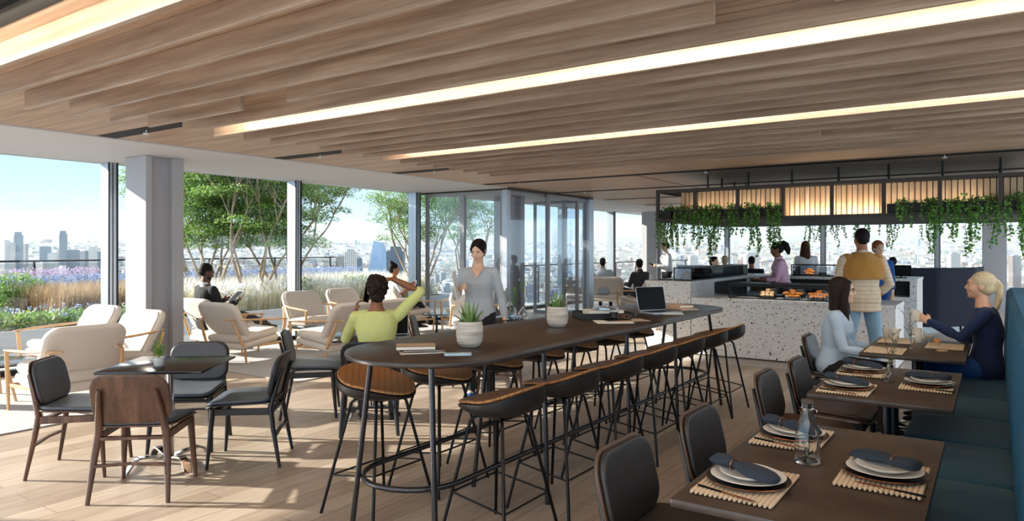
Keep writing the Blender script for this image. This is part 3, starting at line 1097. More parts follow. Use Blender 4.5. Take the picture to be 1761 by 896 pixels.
dining_table('dark dining table nearest the camera with three place settings and a glass bottle', 2.17, 3.46)
dining_table('dark dining table in the middle with three place settings and a small bud vase', 4.18, 5.42)
dining_table('dark dining table between the seated women with cups and a muffin', 6.02, 7.28)

# banquette
t = thing('banquette', 'long teal upholstered banquette with a ribbed back', 'bench', (0, 0, 0))
Y1 = 8.6
y = .9
for i in range(10):
    y2 = y + .76
    seat = MB()
    pad(seat, rrect(-.45, .085, y + .003, min(y2, Y1) - .003, .035, 4), .13, .03, lambda a, b, c: V((a, b, .4 + c)), .012)
    seat.build('seat_cushion', 'teal_velvet', t, 60)
    y = y2
    if y > Y1 - .3: break
MB().box(-.42, .09, .9, Y1, .06, .334).build('seat_base', 'teal_dark', t, 0)
MB().box(-.36, .09, .92, Y1 - .02, 0, .06).build('plinth', 'canopy_black', t, 0)
rb = MB()
n = int((Y1 - .9) / .045)
prof = []
for i in range(n * 4 + 1):
    yy = .9 + i * (Y1 - .9) / (n * 4)
    prof.append((yy, .02 * abs(math.sin(PI * i / 4))))
rings = []
for yy, q in prof:
    rings.append([(.092 - q, yy, .3), (.1 - q, yy, .8), (.118 - q, yy, 1.14), (.135, yy, 1.165 + q * .5), (.42, yy, 1.165 + q * .5), (.44, yy, 1.14), (.44, yy, .3)])
rb.loft(rings).build('ribbed_back', 'teal_rib', t, 28)


# lounge seats
def make_lounge(name, lab, cat, w, mat, grp):
    t = thing(name, lab, cat, (0, 0, 0), 0, grp)
    h = w / 2

    def backf(x, y, z):
        return V((x, -.2 - y * .5 + z * .88 + .10 * (x / h) ** 2 * .35, .33 + y * .88 + z * .47))
    bc = pad(MB(), rrect(-h, h, 0, .58, .13, 7), .085, .035, backf, .012).build('back_cushion', mat, t, 60)
    pad(MB(), rrect(-h + .03, h - .03, .02, .55, .11, 7), .02, .008, lambda x, y, z: backf(x, y, z + .052), .006).build('back_lining', mat, bc, 60)

    def seatf(dz):
        return lambda x, y, z: V((x, y, z + dz + .035 * (y / .3)))
    pad(MB(), rrect(-h + .01, h - .01, -.33, .34, .08, 6), .10, .045, seatf(.385), .015).build('seat_cushion', mat, t, 60)
    pad(MB(), rrect(-h, h, -.34, .35, .08, 6), .085, .035, seatf(.292)).build('seat_base', mat, t, 60)
    for s in (-1, 1):
        ax = h + .035
        MB().tube([(s * (ax + .0), .33, 0), (s * ax, .36, .3), (s * ax, .385, .57)], [.013, .019, .02], 10).build('leg', 'lounge_oak', t, 60)
        MB().tube([(s * (h - .06), -.2, 0), (s * (h - .05), -.24, .26)], [.014, .02], 10).build('leg', 'lounge_oak', t, 60)
        MB().tube([(s * (h + .0), -.30, .26), (s * (h - .05), -.44, .6)], [.02, .017], 10).build('arm_post', 'lounge_oak', t, 60)
        MB().tube([(s * (ax + .005), .43, .578), (s * (ax + .01), .2, .592), (s * (ax - .0), -.1, .607), (s * (h - .02), -.34, .62), (s * (h - .13), -.5, .625)], [.016, .026, .027, .023, .016], 10, fl=.55).build('armrest', 'lounge_oak', t, 60)
    MB().bar((-h - .03, .36, .25), (h + .03, .36, .25), .03, .024).bar((-h + .04, -.24, .25), (h - .04, -.24, .25), .03, .024).bar((-h - .02, .35, .25), (-h + .05, -.25, .25), .024, .03).bar((h + .02, .35, .25), (h - .05, -.25, .25), .024, .03).build('frame', 'lounge_oak', t, 0, bev=.003)
    return t


LG = {}


def lounge(lab, x, y, fx, fy, w=.72, mat='lounge_fabric', grp='oak-framed lounge chairs'):
    k = (w, mat)
    cat = 'lounge chair' if w < 1 else 'sofa'
    if k not in LG:
        LG[k] = c = make_lounge('lounge_chair' if w < 1 else 'lounge_sofa', lab, cat, w, mat, grp)
        c.location, c.rotation_euler = (x, y, 0), (0, 0, yaw(fx, fy))
    else:
        c = copy_tree(LG[k], (x, y, 0), yaw(fx, fy), lab, grp)
    return c


lounge('beige lounge chair turned away, behind the walnut chair at the far left', -7.45, 3.2, -1, .05)
lounge('lounge chair facing left in front of the grey column, nearer the window', -9.3, 4.0, .05, -1)
lounge('lounge chair seen from the side, right in front of the grey column', -8.2, 3.95, .1, -1)
lounge('beige lounge chair facing right, its back just right of the grey column', -8.6, 5.92, -.12, 1)
lounge('lounge chair under the man in the black suit', -9.5, 6.2, 0, 1)
lounge('lounge chair with its cushions facing the room, under the second mullion', -9.3, 7.75, 1, -.12)
lounge('wide beige sofa with its back behind the woman in lime', -7.45, 6.9, -1, 0, 1.5)
lounge('sunlit lounge chair half hidden behind the wide beige sofa', -9.35, 8.75, 1, 0)
lounge('lounge chair under the woman with a hair bun', -9.1, 9.75, .25, .97)
lounge('pale lounge chair with its back against the glass screen, left of the walking woman', -8.2, 10.5, .25, -.97, .72, 'lounge_white')
lounge('pale lounge chair directly behind the walking woman', -7.35, 9.55, -.5, .87, .72, 'lounge_white')
lounge('beige sofa behind the glass doors under the man in the grey shirt', -8.6, 16.3, -.45, .89, 1.5)
lounge('lounge chair under the man in the dark suit at the left of the counter', -6.75, 15.1, -.95, .3)
lounge('white lounge chair facing back at the two men, by the windows', -9.4, 18.2, .5, -.87, .72, 'lounge_white')
lounge('white lounge chair beyond the crossed legs of the man in the dark suit', -8.1, 18.0, .2, -.97, .72, 'lounge_white')


def low_table(lab, x, y, r, h=.4):
    t = thing('coffee_table', lab, 'table', (x, y, 0), 0, 'low round tables by the windows')
    MB().lathe([(r - .01, h - .022), (r, h - .018), (r, h - .004), (r - .006, h)], 36).build('tabletop', 'cafe_top', t, 40)
    for k in range(3):
        a = 2 * PI * k / 3 + .4
        MB().tube([(r * .5 * math.cos(a), r * .5 * math.sin(a), h - .02), (r * .8 * math.cos(a), r * .8 * math.sin(a), 0)], [.02, .013], 8).build('leg', 'lounge_oak', t)
low_table('low dark round table at the left edge holding pastries', -8.5, 2.9, .42)
low_table('low dark round table in the middle of the sofas', -8.55, 7.1, .38)
t = thing('serving_plate', 'white plate on the low table at the left edge', 'plate', (-8.42, 2.75, .4))
MB().lathe([(.06, 0), (.1, .006), (.115, .014), (.11, .014), (.06, .007)], 24).build('dish', 'white_ceramic', t)
for i in range(3):
    o = croissant()
    o.location = (-8.42 + .05 * (i - 1), 2.75 + .03 * (i % 2), .432)
    o.rotation_euler = (0, 0, i)
    tag(o, 'croissant on the white plate on the low table at the left edge', 'croissant', 'croissants on the low table')
t = thing('side_table', 'small black side table in front of the pale lounge chairs', 'table', (-8.1, 10.0 - .55, 0))
MB().lathe([(.25, .40), (.26, .405), (.26, .418), (.25, .42)], 30).build('tabletop', 'cafe_top', t, 40)
MB().cyl((0, 0, .01), (0, 0, .4), .02).build('column', 'black_metal', t)
MB().lathe([(.18, 0), (.18, .008), (.02, .014)], 24).build('foot', 'black_metal', t)

# navy booth behind the counter
def booth(lab, pts, h, z0=.08):
    t = thing('booth_screen', lab, 'booth screen', (0, 0, 0))
    out = []
    n = len(pts)
    mb = MB()
    rings = []
    fine = []
    for a, b in zip(pts, pts[1:]):
        for i in range(12):
            fine.append(V((a[0], a[1], 0)).lerp(V((b[0], b[1], 0)), i / 12))
    fine.append(V((pts[-1][0], pts[-1][1], 0)))
    for i, p in enumerate(fine):
        d = fine[min(i + 1, len(fine) - 1)] - fine[max(i - 1, 0)]
        nn = V((d.y, -d.x, 0)).normalized()
        q = .012 * (i % 2)
        rings.append([p + nn * (.05 + q) + V((0, 0, z0)), p + nn * (.05 + q) + V((0, 0, h)), p - nn * .05 + V((0, 0, h)), p - nn * .05 + V((0, 0, z0))])
    mb.loft(rings).build('padded_panel', 'navy_cloth', t, 30)
    k = MB()
    for p in fine[4::14]: k.cyl((p.x, p.y, 0), (p.x, p.y, z0), .02)
    k.build('feet', 'black_metal', t)


booth('tall navy curved booth screen right of the counter', [(-1.95, 15.6), (-1.5, 15.25), (-.9, 15.5), (-.35, 16.2), (-.22, 16.9)], 1.2)
booth('small navy booth screen behind the pink-shirted barista', [(-4.6, 15.55), (-4.1, 15.55)], 1.13)
t = thing('booth_screen', 'light blue booth screen beyond the long glass case', 'booth screen', (0, 0, 0))
MB().box(-6.2, -5.0, 15.9, 16.0, .1, 1.18).build('padded_panel', 'pale_blue', t, 0, bev=.01)
MB().box(-6.1, -6.05, 15.93, 15.97, 0, .1).box(-5.15, -5.1, 15.93, 15.97, 0, .1).build('feet', 'black_metal', t, 0)

t = thing('easel_board', 'leaning silver-framed board on the ledge behind the banquette', 'board', (.62, 11.6, 0), yaw(-.6, -.8))
MB().bar((0, 0, .62), (0, .2, 1.52), .34, .02, up=V((0, 1, 0))).build('panel', 'alu_light', t, 0)
MB().bar((-.18, 0, 0), (-.18, .2, 1.52), .02, .03, up=V((0, 1, 0))).bar((.18, 0, 0), (.18, .2, 1.52), .02, .03, up=V((0, 1, 0))).bar((0, .5, 0), (0, .2, 1.45), .02, .03, up=V((0, 1, 0))).build('easel_frame', 'bronze_frame', t, 0)
# ---------------------------------------------------------------- things on the tables
TZ = .7505


def make_mat():
    t = MB()
    w, l = .268, .40
    n = 17
    for i in range(n):
        x = -w / 2 + w * (i + .5) / n
        t.tube([(x, -l / 2 + .006, .006), (x, -l / 2 + .02, .0075), (x, l / 2 - .02, .0075), (x, l / 2 - .006, .006)], [.004, .0078, .0078, .004], 8, fl=.75)
    return t.build('placemat', 'mat_cord')


def make_setting():
    """dark charger with copper rim, two white plates"""
    c = thing('charger_plate', 'x', 'plate')
    di = MB().lathe([(.05, 0), (.09, .002), (.13, .009), (.138, .012), (.13, .0125), (.09, .006), (.01, .005)], 40).build('dish', 'black_ceramic', c)
    MB().tube([(.138 * math.cos(2 * PI * i / 40), .138 * math.sin(2 * PI * i / 40), .0122) for i in range(40)], .0013, 6, closed=True).build('rim', 'copper', di)
    d = MB().lathe([(.05, 0), (.08, .003), (.115, .014), (.124, .017), (.12, .0185), (.085, .008), (.01, .006)], 40).build('dinner_plate', 'white_ceramic')
    b = MB().lathe([(.04, 0), (.06, .002), (.085, .013), (.094, .019), (.091, .0205), (.065, .008), (.01, .006)], 36).build('side_plate', 'white_ceramic')
    n = thing('napkin', 'x', 'napkin')
    mb = MB()
    rings = []
    prof = [(-.085, .015, .01), (-.078, .04, .018), (-.05, .047, .02), (-.025, .032, .018), (-.008, .023, .016), (.0, .02, .015), (.012, .024, .016), (.035, .034, .018), (.075, .045, .019), (.12, .05, .018), (.155, .042, .015), (.17, .012, .008)]
    for i, (x, w, h) in enumerate(prof):
        ring = []
        for k in range(20):
            a = 2 * PI * k / 20
            q = 1 + .1 * math.sin(5 * a + i * .35) + .05 * math.sin(3 * a + i)
            ring.append((w * q * math.cos(a) + .006 * math.sin(i), x, h * .95 + h * q * math.sin(a)))
        rings.append(ring)
    mb.loft(rings).build('cloth', 'napkin_denim', n, 70, sub=1)
    MB().tube([(.0235 * math.cos(2 * PI * i / 18), 0, .0158 + .0185 * math.sin(2 * PI * i / 18)) for i in range(18)], .0022, 6, closed=True).build('ring', 'copper', n)
    return c, d, b, n


def make_knife():
    t = thing('knife', 'x', 'knife')
    MB().tube([(0, -.11, .005), (0, -.02, .005)], [.0045, .0035], 8).build('handle', 'screen_black', t)
    mb = MB()
    mb.slab([(-.004, -.02), (.004, -.02), (.005, .06), (.003, .09), (-.0015, .105), (-.006, .08)], .004, .0062)
    mb.build('blade', 'copper', t, 0)
    return t


m0 = make_mat()
s0 = make_setting()
k0 = make_knife()
first = [True]
for key, x, y, yaw_, has_plate, what in [('a', -.70, 2.44, .0, 1, 'on the nearest table, near left'), ('b', -.325, 2.79, 0, 1, 'on the nearest table, right side'), ('c', -.71, 3.15, 0, 1, 'behind the glass bottle on the nearest table'),
                                         ('d', -.70, 4.43, 0, 1, 'on the middle table, near left'), ('e', -.325, 4.78, 0, 1, 'on the middle table, right side'), ('f', -.71, 5.09, 0, 1, 'on the middle table, far left'),
                                         ('g', -.71, 6.25, 0, 0, 'on the far table in front of the woman with glasses'), ('h', -.70, 6.96, 0, 0, 'on the far table, at its far left'), ('i', -.335, 6.78, 0, 0, 'on the far table before the ponytailed woman')]:
    mt = m0 if first[0] else m0.copy()
    if not first[0]: COL.objects.link(mt)
    mt.location = (x, y, TZ)
    tag(mt, 'cream ribbed placemat ' + what, 'placemat', 'ribbed cord placemats')
    if has_plate:
        px_, py_ = x + .005, y - .0
        objs = s0 if first[0] else None
        rzn = {'a': .1, 'b': -.05, 'c': .15, 'd': .1, 'e': 0, 'f': .15}[key]
        for src, nm, dz, grp in ((s0[0], 'dark charger plate with a copper rim ', .014, 'copper-rimmed charger plates'), (s0[1], 'white dinner plate resting on the dark charger ', .0215, 'white dinner plates'),
                                 (s0[2], 'white side plate topmost of the stack ', .031, 'white side plates'), (s0[3], 'blue-grey napkin in a copper ring ', .041, 'blue-grey napkins in copper rings')):
            if first[0]: o = src
            else: o = copy_tree(src)
            o.location = (px_, py_, TZ + dz)
            tag(o, nm + what, 'napkin' if src is s0[3] else 'plate', grp)
            if src is s0[3]:
                o.location = (px_ - .012, py_ + .0, TZ + dz + .008)
                o.location.x += {'b': .045, 'e': .045}.get(key, -.035)
                o.rotation_euler = (R(-3), 0, R(-118) + rzn + (PI if key in 'be' else 0))
        kn = k0 if first[0] else copy_tree(k0)
        kn.location = (px_ + (-.02 if x < -.5 else .03), y - .165, TZ + .0105)
        kn.rotation_euler = (0, 0, R(-105) if x < -.5 else R(80))
        tag(kn, 'knife with a black handle and copper blade ' + what, 'knife', 'copper-bladed knives')
    first[0] = False


def sprig(mb_l, mb_s, base, h, spread, n, ln=.016, lw=.005):
    for i in range(n):
        d = V((random.uniform(-1, 1) * spread, random.uniform(-1, 1) * spread, 1)).normalized()
        p = V(base)
        pts = [p.copy()]
        L = h * random.uniform(.65, 1)
        for k in range(8):
            d = (d + rv(.13)).normalized()
            p = p + d * L / 8
            pts.append(p.copy())
            if k > 1:
                for _ in range(4): leaf_cloud(mb_l, p + rv(.004), d * .6 + rv(1), random.uniform(ln * .7, ln * 1.2), lw)
                if random.random() < .5:
                    q = p + (rv(1) + d).normalized() * L * .2
                    mb_s.tube([p, q], .0009, 4)
                    for j in range(6): leaf_cloud(mb_l, p.lerp(q, random.random()), rv(1) + d, ln, lw)
        mb_s.tube(pts, .0013, 5)


t = thing('glass_bottle', 'clear glass bottle with a dark cork and a green sprig inside, on the nearest table', 'bottle', (-.585, 2.83, TZ))
prof = [(.043, .0), (.048, .006), (.048, .03), (.043, .1), (.03, .155), (.019, .19), (.0185, .215), (.021, .222), (.021, .226), (.0165, .224), (.016, .19), (.027, .155), (.040, .1), (.045, .03), (.043, .01), (.02, .008)]
MB().lathe(prof, 36).build('glass_body', 'clear_glass', t)
MB().lathe([(.0155, .205), (.016, .224), (.022, .225), (.023, .23), (.022, .238), (.01, .239)], 24).build('stopper', 'cork_dark', t)
MB().tube([(.022 * math.cos(2 * PI * i / 24), .022 * math.sin(2 * PI * i / 24), .206) for i in range(24)], .0012, 6, closed=True).tube([(.022, 0, .206), (.034, 0, .2), (.036, 0, .17)], .0012, 6).build('clasp', 'chrome', t)
l_, s_ = MB(), MB()
pts = [(0, 0, .012), (.008, .004, .06), (-.004, .006, .11), (.003, 0, .17)]
s_.tube(pts, .0012, 5)
for i in range(22):
    u = random.uniform(0, .95)
    p = V(pts[0]).lerp(V(pts[3]), u) + V((random.uniform(-.006, .006), random.uniform(-.006, .006), 0))
    d = rv(1)
    d.z *= .5
    leaf_cloud(l_, p, d, .02 * (1.1 - u * .5), .008)
l_.build('leaves', 'bright_leaf', t, 0)
s_.build('stem', 'stem_brown', t)


def vase(lab, x, y, z, prof, h, spread, n, scale=1, leaf='sprig_leaf', ln=.013):
    t = thing('bud_vase', lab, 'vase', (x, y, z))
    MB().lathe(prof, 28).build('glass_body', 'clear_glass', t)
    l_, s_ = MB(), MB()
    sprig(l_, s_, (0, 0, .01), h, spread, n, ln, .0036 if ln < .02 else .008)
    l_.build('leaves', leaf, t, 0)
    s_.build('stem', 'stem_brown', t)
    return t


tear = [(.022, 0), (.031, .008), (.034, .03), (.026, .055), (.012, .085), (.008, .105), (.010, .112), (.007, .108), (.009, .085), (.023, .055), (.031, .03), (.028, .01), (.01, .006)]
vase('small teardrop glass vase with a thin twig on the middle table', -.53, 4.82, TZ, tear, .3, .28, 4)
cylv = [(.02, 0), (.023, .003), (.023, .09), (.016, .115), (.018, .12), (.0145, .115), (.021, .09), (.021, .008), (.01, .006)]
vase('slim glass vase with a thin twig on the far table', -.55, 6.52, TZ, cylv, .3, .22, 4)
# cups, jug, bowl, muffin, coaster on the far table


def lathe_thing(name, lab, cat, x, y, z, prof, mat, handle=None, n=28):
    t = thing(name, lab, cat, (x, y, z))
    MB().lathe(prof, n).build('body', mat, t)
    if handle:
        r0, za, zb, out = handle
        MB().tube([(r0, 0, zb), (r0 + out * .8, 0, zb - .002), (r0 + out, 0, (za + zb) / 2), (r0 + out * .8, 0, za + .002), (r0, 0, za)], .0045, 8).build('handle', mat, t)
    return t


lathe_thing('cup', 'tall cream tapered cup at the far left of the far table', 'cup', -.72, 7.0, TZ + .0135, [(.024, 0), (.028, .004), (.04, .085), (.041, .09), (.038, .088), (.026, .008), (.01, .006)], 'cream_ceramic')
lathe_thing('cup', 'second cream cup just behind the tall tapered one on the far table', 'cup', -.8, 7.12, TZ + .0135, [(.024, 0), (.028, .004), (.036, .085), (.037, .09), (.034, .088), (.026, .008), (.01, .006)], 'cream_ceramic')
lathe_thing('jug', 'cream cylindrical jug with a handle on the far table', 'jug', -.55, 6.98, TZ, [(.038, 0), (.041, .004), (.037, .1), (.036, .118), (.039, .124), (.035, .122), (.034, .01), (.01, .006)], 'cream_ceramic', (.037, .03, .1, .03)).rotation_euler = (0, 0, R(35))
lathe_thing('bowl', 'small cream bowl beside the jug on the far table', 'bowl', -.47, 7.12, TZ, [(.02, 0), (.022, .004), (.038, .045), (.04, .05), (.037, .048), (.02, .008), (.008, .006)], 'cream_ceramic')
t = thing('muffin', 'small orange-topped muffin on the placemat before the ponytailed woman', 'muffin', (-.39, 6.76, TZ + .0135))
MB().lathe([(.016, 0), (.023, .026), (.024, .028), (.01, .028)], 24).build('paper_case', 'kraft', t)
MB().lathe([(.022, .026), (.028, .034), (.025, .045), (.012, .054), (.003, .056)], 20).build('top', 'pastry', t, disp=(.004, .01))
t = thing('coaster', 'round wooden coaster on the near edge of the far table', 'coaster', (-.34, 6.5, TZ))
MB().lathe([(.038, 0), (.04, .003), (.04, .008), (.036, .009), (.005, .009)], 30).build('disc', 'lounge_oak', t)

# ---- the long bar table


def aloe(parent, n, h, z0, mat='aloe_leaf', w=.011):
    mb = MB()
    for i in range(n):
        a = i * 2.4
        tilt = .15 + .85 * (i / n)
        L = h * random.uniform(.75, 1) * (1.05 - .25 * i / n)
        rings = []
        for k in range(7):
            u = k / 6
            r = L * u * math.sin(tilt) + .01
            z = z0 + L * u * math.cos(tilt * (1 + .25 * u))
            ww = w * (1 - u) ** .7 * 1.3 + .0006
            c = V((r * math.cos(a), r * math.sin(a), z))
            sd = V((-math.sin(a), math.cos(a), 0))
            nn = V((-math.cos(a) * math.cos(tilt), -math.sin(a) * math.cos(tilt), math.sin(tilt)))
            rings.append([c + sd * ww, c + nn * ww * .25, c - sd * ww, c - nn * ww * .6])
        mb.loft(rings)
    mb.build('leaves', mat, parent, 60)


def pot_plant(lab, x, y, z, r, h, hh, n=15, mat='ribbed_pot', leaf='aloe_leaf'):
    t = thing('potted_aloe' if n > 10 else 'potted_plant', lab, 'potted plant', (x, y, z))
    k = r / .085
    MB().lathe([(r * .55, 0), (r * .72, h * .04), (r * .93, h * .22), (r, h * .5), (r * .97, h * .8), (r * .9, h), (r * .84, h), (r * .84, h * .86), (.01, h * .85)], 36).build('pot', mat, t)
    MB().lathe([(.005, h * .862), (r * .82, h * .86), (.004, h * .87)], 20).build('soil', 'soil', t)
    aloe(t, n, hh, h * .84, leaf, .014 * k)
    return t


pot_plant('potted aloe in a ribbed beige pot, nearer of the two on the long table', -2.47, 3.17, 1.0005, .078, .148, .16)
pot_plant('potted aloe in a ribbed beige pot, farther of the two on the long table', -2.58, 4.33, 1.0005, .078, .148, .15)


def book(name, lab, x, y, z, w, l, h, rz, mat, edge='paper', cat='book', band=False, spiral=False):
    t = thing(name, lab, cat, (x, y, z), rz)
    MB().box(-w / 2 + .003, w / 2 - .002, -l / 2 + .002, l / 2 - .002, .0015, h - .0015).build('pages', edge, t, 0)
    MB().box(-w / 2, w / 2, -l / 2, l / 2, 0, .0015).box(-w / 2, w / 2, -l / 2, l / 2, h - .0015, h).box(-w / 2, -w / 2 + .002, -l / 2, l / 2, .0015, h - .0015).build('cover', mat, t, 0)
    if band: MB().box(w * .3, w * .3 + .005, -l / 2 - .0006, l / 2 + .0006, -.0002, h + .0006).build('elastic_band', 'rubber', t, 0)
    if spiral:
        mb = MB()
        for i in range(22):
            yy = -l / 2 + l * (i + .5) / 22
            mb.tube([(-w / 2 + .006 * math.cos(a), yy, h / 2 + .006 * math.sin(a)) for a in [2 * PI * k / 8 for k in range(8)]], .0008, 4, closed=True)
        mb.build('spiral', 'screen_black', t)
    return t


book('notebook', 'spiral-bound notepad under the tan notebook on the long table', -2.57, 2.87, 1.0005, .17, .24, .008, R(-42), 'kraft', spiral=True)
book('notebook', 'thin dark notebook sandwiched below the tan notebook on the long table', -2.555, 2.87, 1.013, .15, .21, .006, R(-50), 'cork_dark')
book('notebook', 'tan notebook with elastic band on top of the pile on the long table', -2.6, 2.86, 1.0195, .145, .21, .016, R(-48), 'kraft', band=True)
t = thing('smartphone', 'smartphone lying face up near the notebooks on the long table', 'phone', (-2.33, 2.89, 1.0005), R(-52))
MB().slab(rrect(-.036, .036, -.073, .073, .009, 4), 0, .008, .001).build('body', 'alu_light', t, 30)
MB().slab(rrect(-.033, .033, -.069, .069, .007, 4), .008, .0085).build('screen', 'phone_screen', t, 0)
# tray with books, glass, magazines
t = thing('serving_tray', 'big black box tray on the long table behind the far aloe', 'tray', (-2.62, 5.12, 1.0005), R(45))
MB().box(-.21, .21, -.17, .17, 0, .008).box(-.21, .21, -.17, -.162, .008, .05).box(-.21, .21, .162, .17, .008, .05).box(-.21, -.202, -.162, .162, .008, .05).box(.202, .21, -.162, .162, .008, .05).build('tray_body', 'canopy_black', t, 0, bev=.001)
book('magazine_stack', 'thick white book block inside the black tray', -2.62, 5.12, 1.009, .2, .29, .058, R(-45), 'paper', cat='book')
t = thing('glass_dish', 'clear glass dish standing on the white book in the tray', 'dish', (-2.60, 5.12, 1.0675))
MB().lathe([(.05, 0), (.1, .003), (.104, .022), (.101, .022), (.097, .006), (.01, .005)], 32).build('dish', 'clear_glass', t)
book('magazine', 'open magazine lying before the black tray', -2.4, 4.86, 1.0005, .2, .28, .005, R(-52), 'paper', cat='magazine')
book('magazine', 'second magazine overlapping the first before the black tray', -2.32, 5.0, 1.006, .18, .25, .004, R(-40), 'kraft', cat='magazine')
t = thing('folder', 'small black folder under the glass of dark drink', 'folder', (-2.41, 4.95, 1.0105), R(-40))
MB().slab(rrect(-.06, .06, -.1, .1, .008, 3), 0, .004).build('cover', 'screen_black', t, 0)
t = thing('drinking_glass', 'short glass of dark drink on the magazines', 'glass', (-2.45, 4.97, 1.015))
MB().lathe([(.03, 0), (.034, .003), (.035, .085), (.033, .085), (.031, .008), (.01, .007)], 28).build('glass_body', 'clear_glass', t)
MB().lathe([(.005, .009), (.0305, .0095), (.0315, .05), (.005, .0505)], 28).build('drink', 'screen_black', t)
t = thing('eyeglasses', 'tortoiseshell glasses on the black folder', 'eyeglasses', (-2.39, 5.02, 1.0165), R(10))
MB().tube([(.025 + .02 * math.cos(a), 0 + .002 * math.sin(a), .016 + .015 * math.sin(a)) for a in [2 * PI * k / 14 for k in range(14)]], .0015, 5, closed=True).tube([(-.025 + .02 * math.cos(a), 0, .016 + .015 * math.sin(a)) for a in [2 * PI * k / 14 for k in range(14)]], .0015, 5, closed=True).tube([(-.006, 0, .018), (.006, 0, .018)], .0015, 5).build('rims', 'pastry', t)
MB().tube([(.046, 0, .018), (.045, .07, .012), (.04, .1, .002)], .0014, 5).tube([(-.046, 0, .018), (-.045, .07, .012), (-.04, .1, .002)], .0014, 5).build('temple', 'pastry', t)


def laptop(lab, x, y, z, rz, w=.31, d=.215, ang=105):
    t = thing('laptop', lab, 'laptop', (x, y, z), rz)
    bb = MB().slab(rrect(-w / 2, w / 2, -d, 0, .012, 3), 0, .012, .001).build('base', 'alu_light', t, 30)
    MB().box(-w * .42, w * .42, -d * .55, -d * .1, .0121, .0128).build('keyboard', 'screen_black', bb, 0)
    a = R(ang)
    M = Matrix.Translation((0, 0, .012)) @ Matrix.Rotation(-a, 4, 'X')
    ll = MB().slab(rrect(-w / 2, w / 2, -d, -.004, .012, 3), 0, .006, .001, M=M).build('lid', 'alu_light', t, 30)
    MB().slab(rrect(-w / 2 + .004, w / 2 - .004, -d + .004, -.008, .009, 3), -.0008, 0, M=M).build('screen', 'screen_black', ll, 0)
    return t


laptop('open laptop with a black screen near the far end of the long table', -2.5, 5.85, 1.0005, yaw(-.88, .47), ang=103)
laptop('open laptop with a black screen in front of the woman in lime', -4.68, 4.82, .7405, yaw(-.7, .72), .3, .2)
book('notebook', 'open spiral notebook beyond the laptop on the long table', -2.42, 6.28, 1.0005, .2, .3, .008, R(60), 'kraft', spiral=True)
book('notepad', 'thick pale notepad behind the spiral notebook on the long table', -2.48, 6.42, 1.0095, .15, .26, .02, R(55), 'kraft', cat='notebook')
book('notepad', 'slim pale notepad in front of the laptop on the long table', -2.28, 5.75, 1.0005, .09, .18, .006, R(-60), 'paper', cat='notebook')
# tiny plants


def tiny(lab, x, y, z):
    t = thing('potted_plant', lab, 'potted plant', (x, y, z), 0)
    MB().lathe([(.03, 0), (.033, .003), (.041, .058), (.042, .06), (.038, .06), (.037, .05), (.005, .049)], 28).build('pot', 'white_ceramic', t)
    l_, s_ = MB(), MB()
    for i in range(5):
        a = i * 2.4
        top = V((.045 * math.cos(a) * (i / 5 + .3), .045 * math.sin(a) * (i / 5 + .3), random.uniform(.13, .2) if i else .22))
        s_.tube([(0, 0, .048), top * .5 + V((0, 0, .02)), top], .0018, 5)
        for k in range(34):
            u = .2 + .8 * k / 34
            p = V((0, 0, .048)).lerp(top, u)
            d = V((math.cos(k * 2.4), math.sin(k * 2.4), .35))
            leaf_cloud(l_, p, d, .034 * (1.15 - u * .6), .006)
    l_.build('leaves', 'bright_leaf', t, 0)
    s_.build('stem', 'bright_leaf', t)
tiny('tiny bushy plant in a white cup on the near cafe table', -4.83, 2.66, .7405)
tiny('tiny bushy plant in a white cup at the left elbow of the woman in lime', -5.06, 4.72, .7405)
# branch vase and companion
big = [(.05, 0), (.075, .01), (.085, .06), (.075, .11), (.045, .16), (.02, .19), (.016, .21), (.022, .215), (.013, .208), (.017, .19), (.042, .158), (.072, .11), (.082, .06), (.07, .012), (.02, .008)]
t = vase('big dimpled glass vase with a tall leafy branch right of the walking woman', -4.62, 6.68, .7405, big, .42, .3, 4, 1, 'ivy_leaf', .03)
t = thing('glass_vase', 'smaller empty glass vase beside the branch vase', 'vase', (-4.5, 6.78, .7405))
MB().lathe([(r * .75, z * .7) for r, z in big], 28).build('glass_body', 'clear_glass', t)
# ---------------------------------------------------------------- terrace
struct('ground_terrace', MB().box(-18, -10.14, -8, 15.5, -.4, -.02).box(-11.2, -10.14, 15.5, 30, -.4, -.02), 'terrace_stone', smooth=0)
t = thing('balustrade', 'glass balustrade with a dark handrail along the terrace edge', 'balustrade')
mb = MB().box(-17.53, -17.47, -8, 15.4, 1.27, 1.31)
mb.build('handrail', 'alu_dark', t, 0)
for i in range(12):
    MB().box(-17.52, -17.48, -7.9 + 2.1 * i, -7.86 + 2.1 * i, -.02, 1.27).build('post', 'alu_dark', t, 0)
MB().box(-17.506, -17.494, -7.8, 15.4, .05, 1.24).build('glass_panel', 'window_glass', t, 0)
t = thing('balustrade', 'low glass balustrade just outside the windows beyond the glass doors', 'balustrade')
MB().box(-11.05, -11.0, 15.6, 29.5, 1.06, 1.1).build('handrail', 'alu_dark', t, 0)
for i in range(9): MB().box(-11.045, -11.005, 15.7 + 1.7 * i, 15.74 + 1.7 * i, -.02, 1.06).build('post', 'alu_dark', t, 0)
MB().box(-11.03, -11.02, 15.7, 29.4, .05, 1.03).build('glass_panel', 'window_glass', t, 0)
t = thing('planter_bed', 'long raised planting bed on the terrace', 'planter')
MB().box(-16.6, -12.3, 1.0, 1.12, -.02, .3).box(-16.6, -12.3, 15.0, 15.12, -.02, .3).box(-12.42, -12.3, 1.12, 15, -.02, .3).box(-16.6, -16.48, 1.12, 15, -.02, .3).build('planter_wall', 'plaster', t, 0)
MB().box(-16.48, -12.42, 1.12, 15.0, 0, .26).build('soil', 'soil', t, 0)


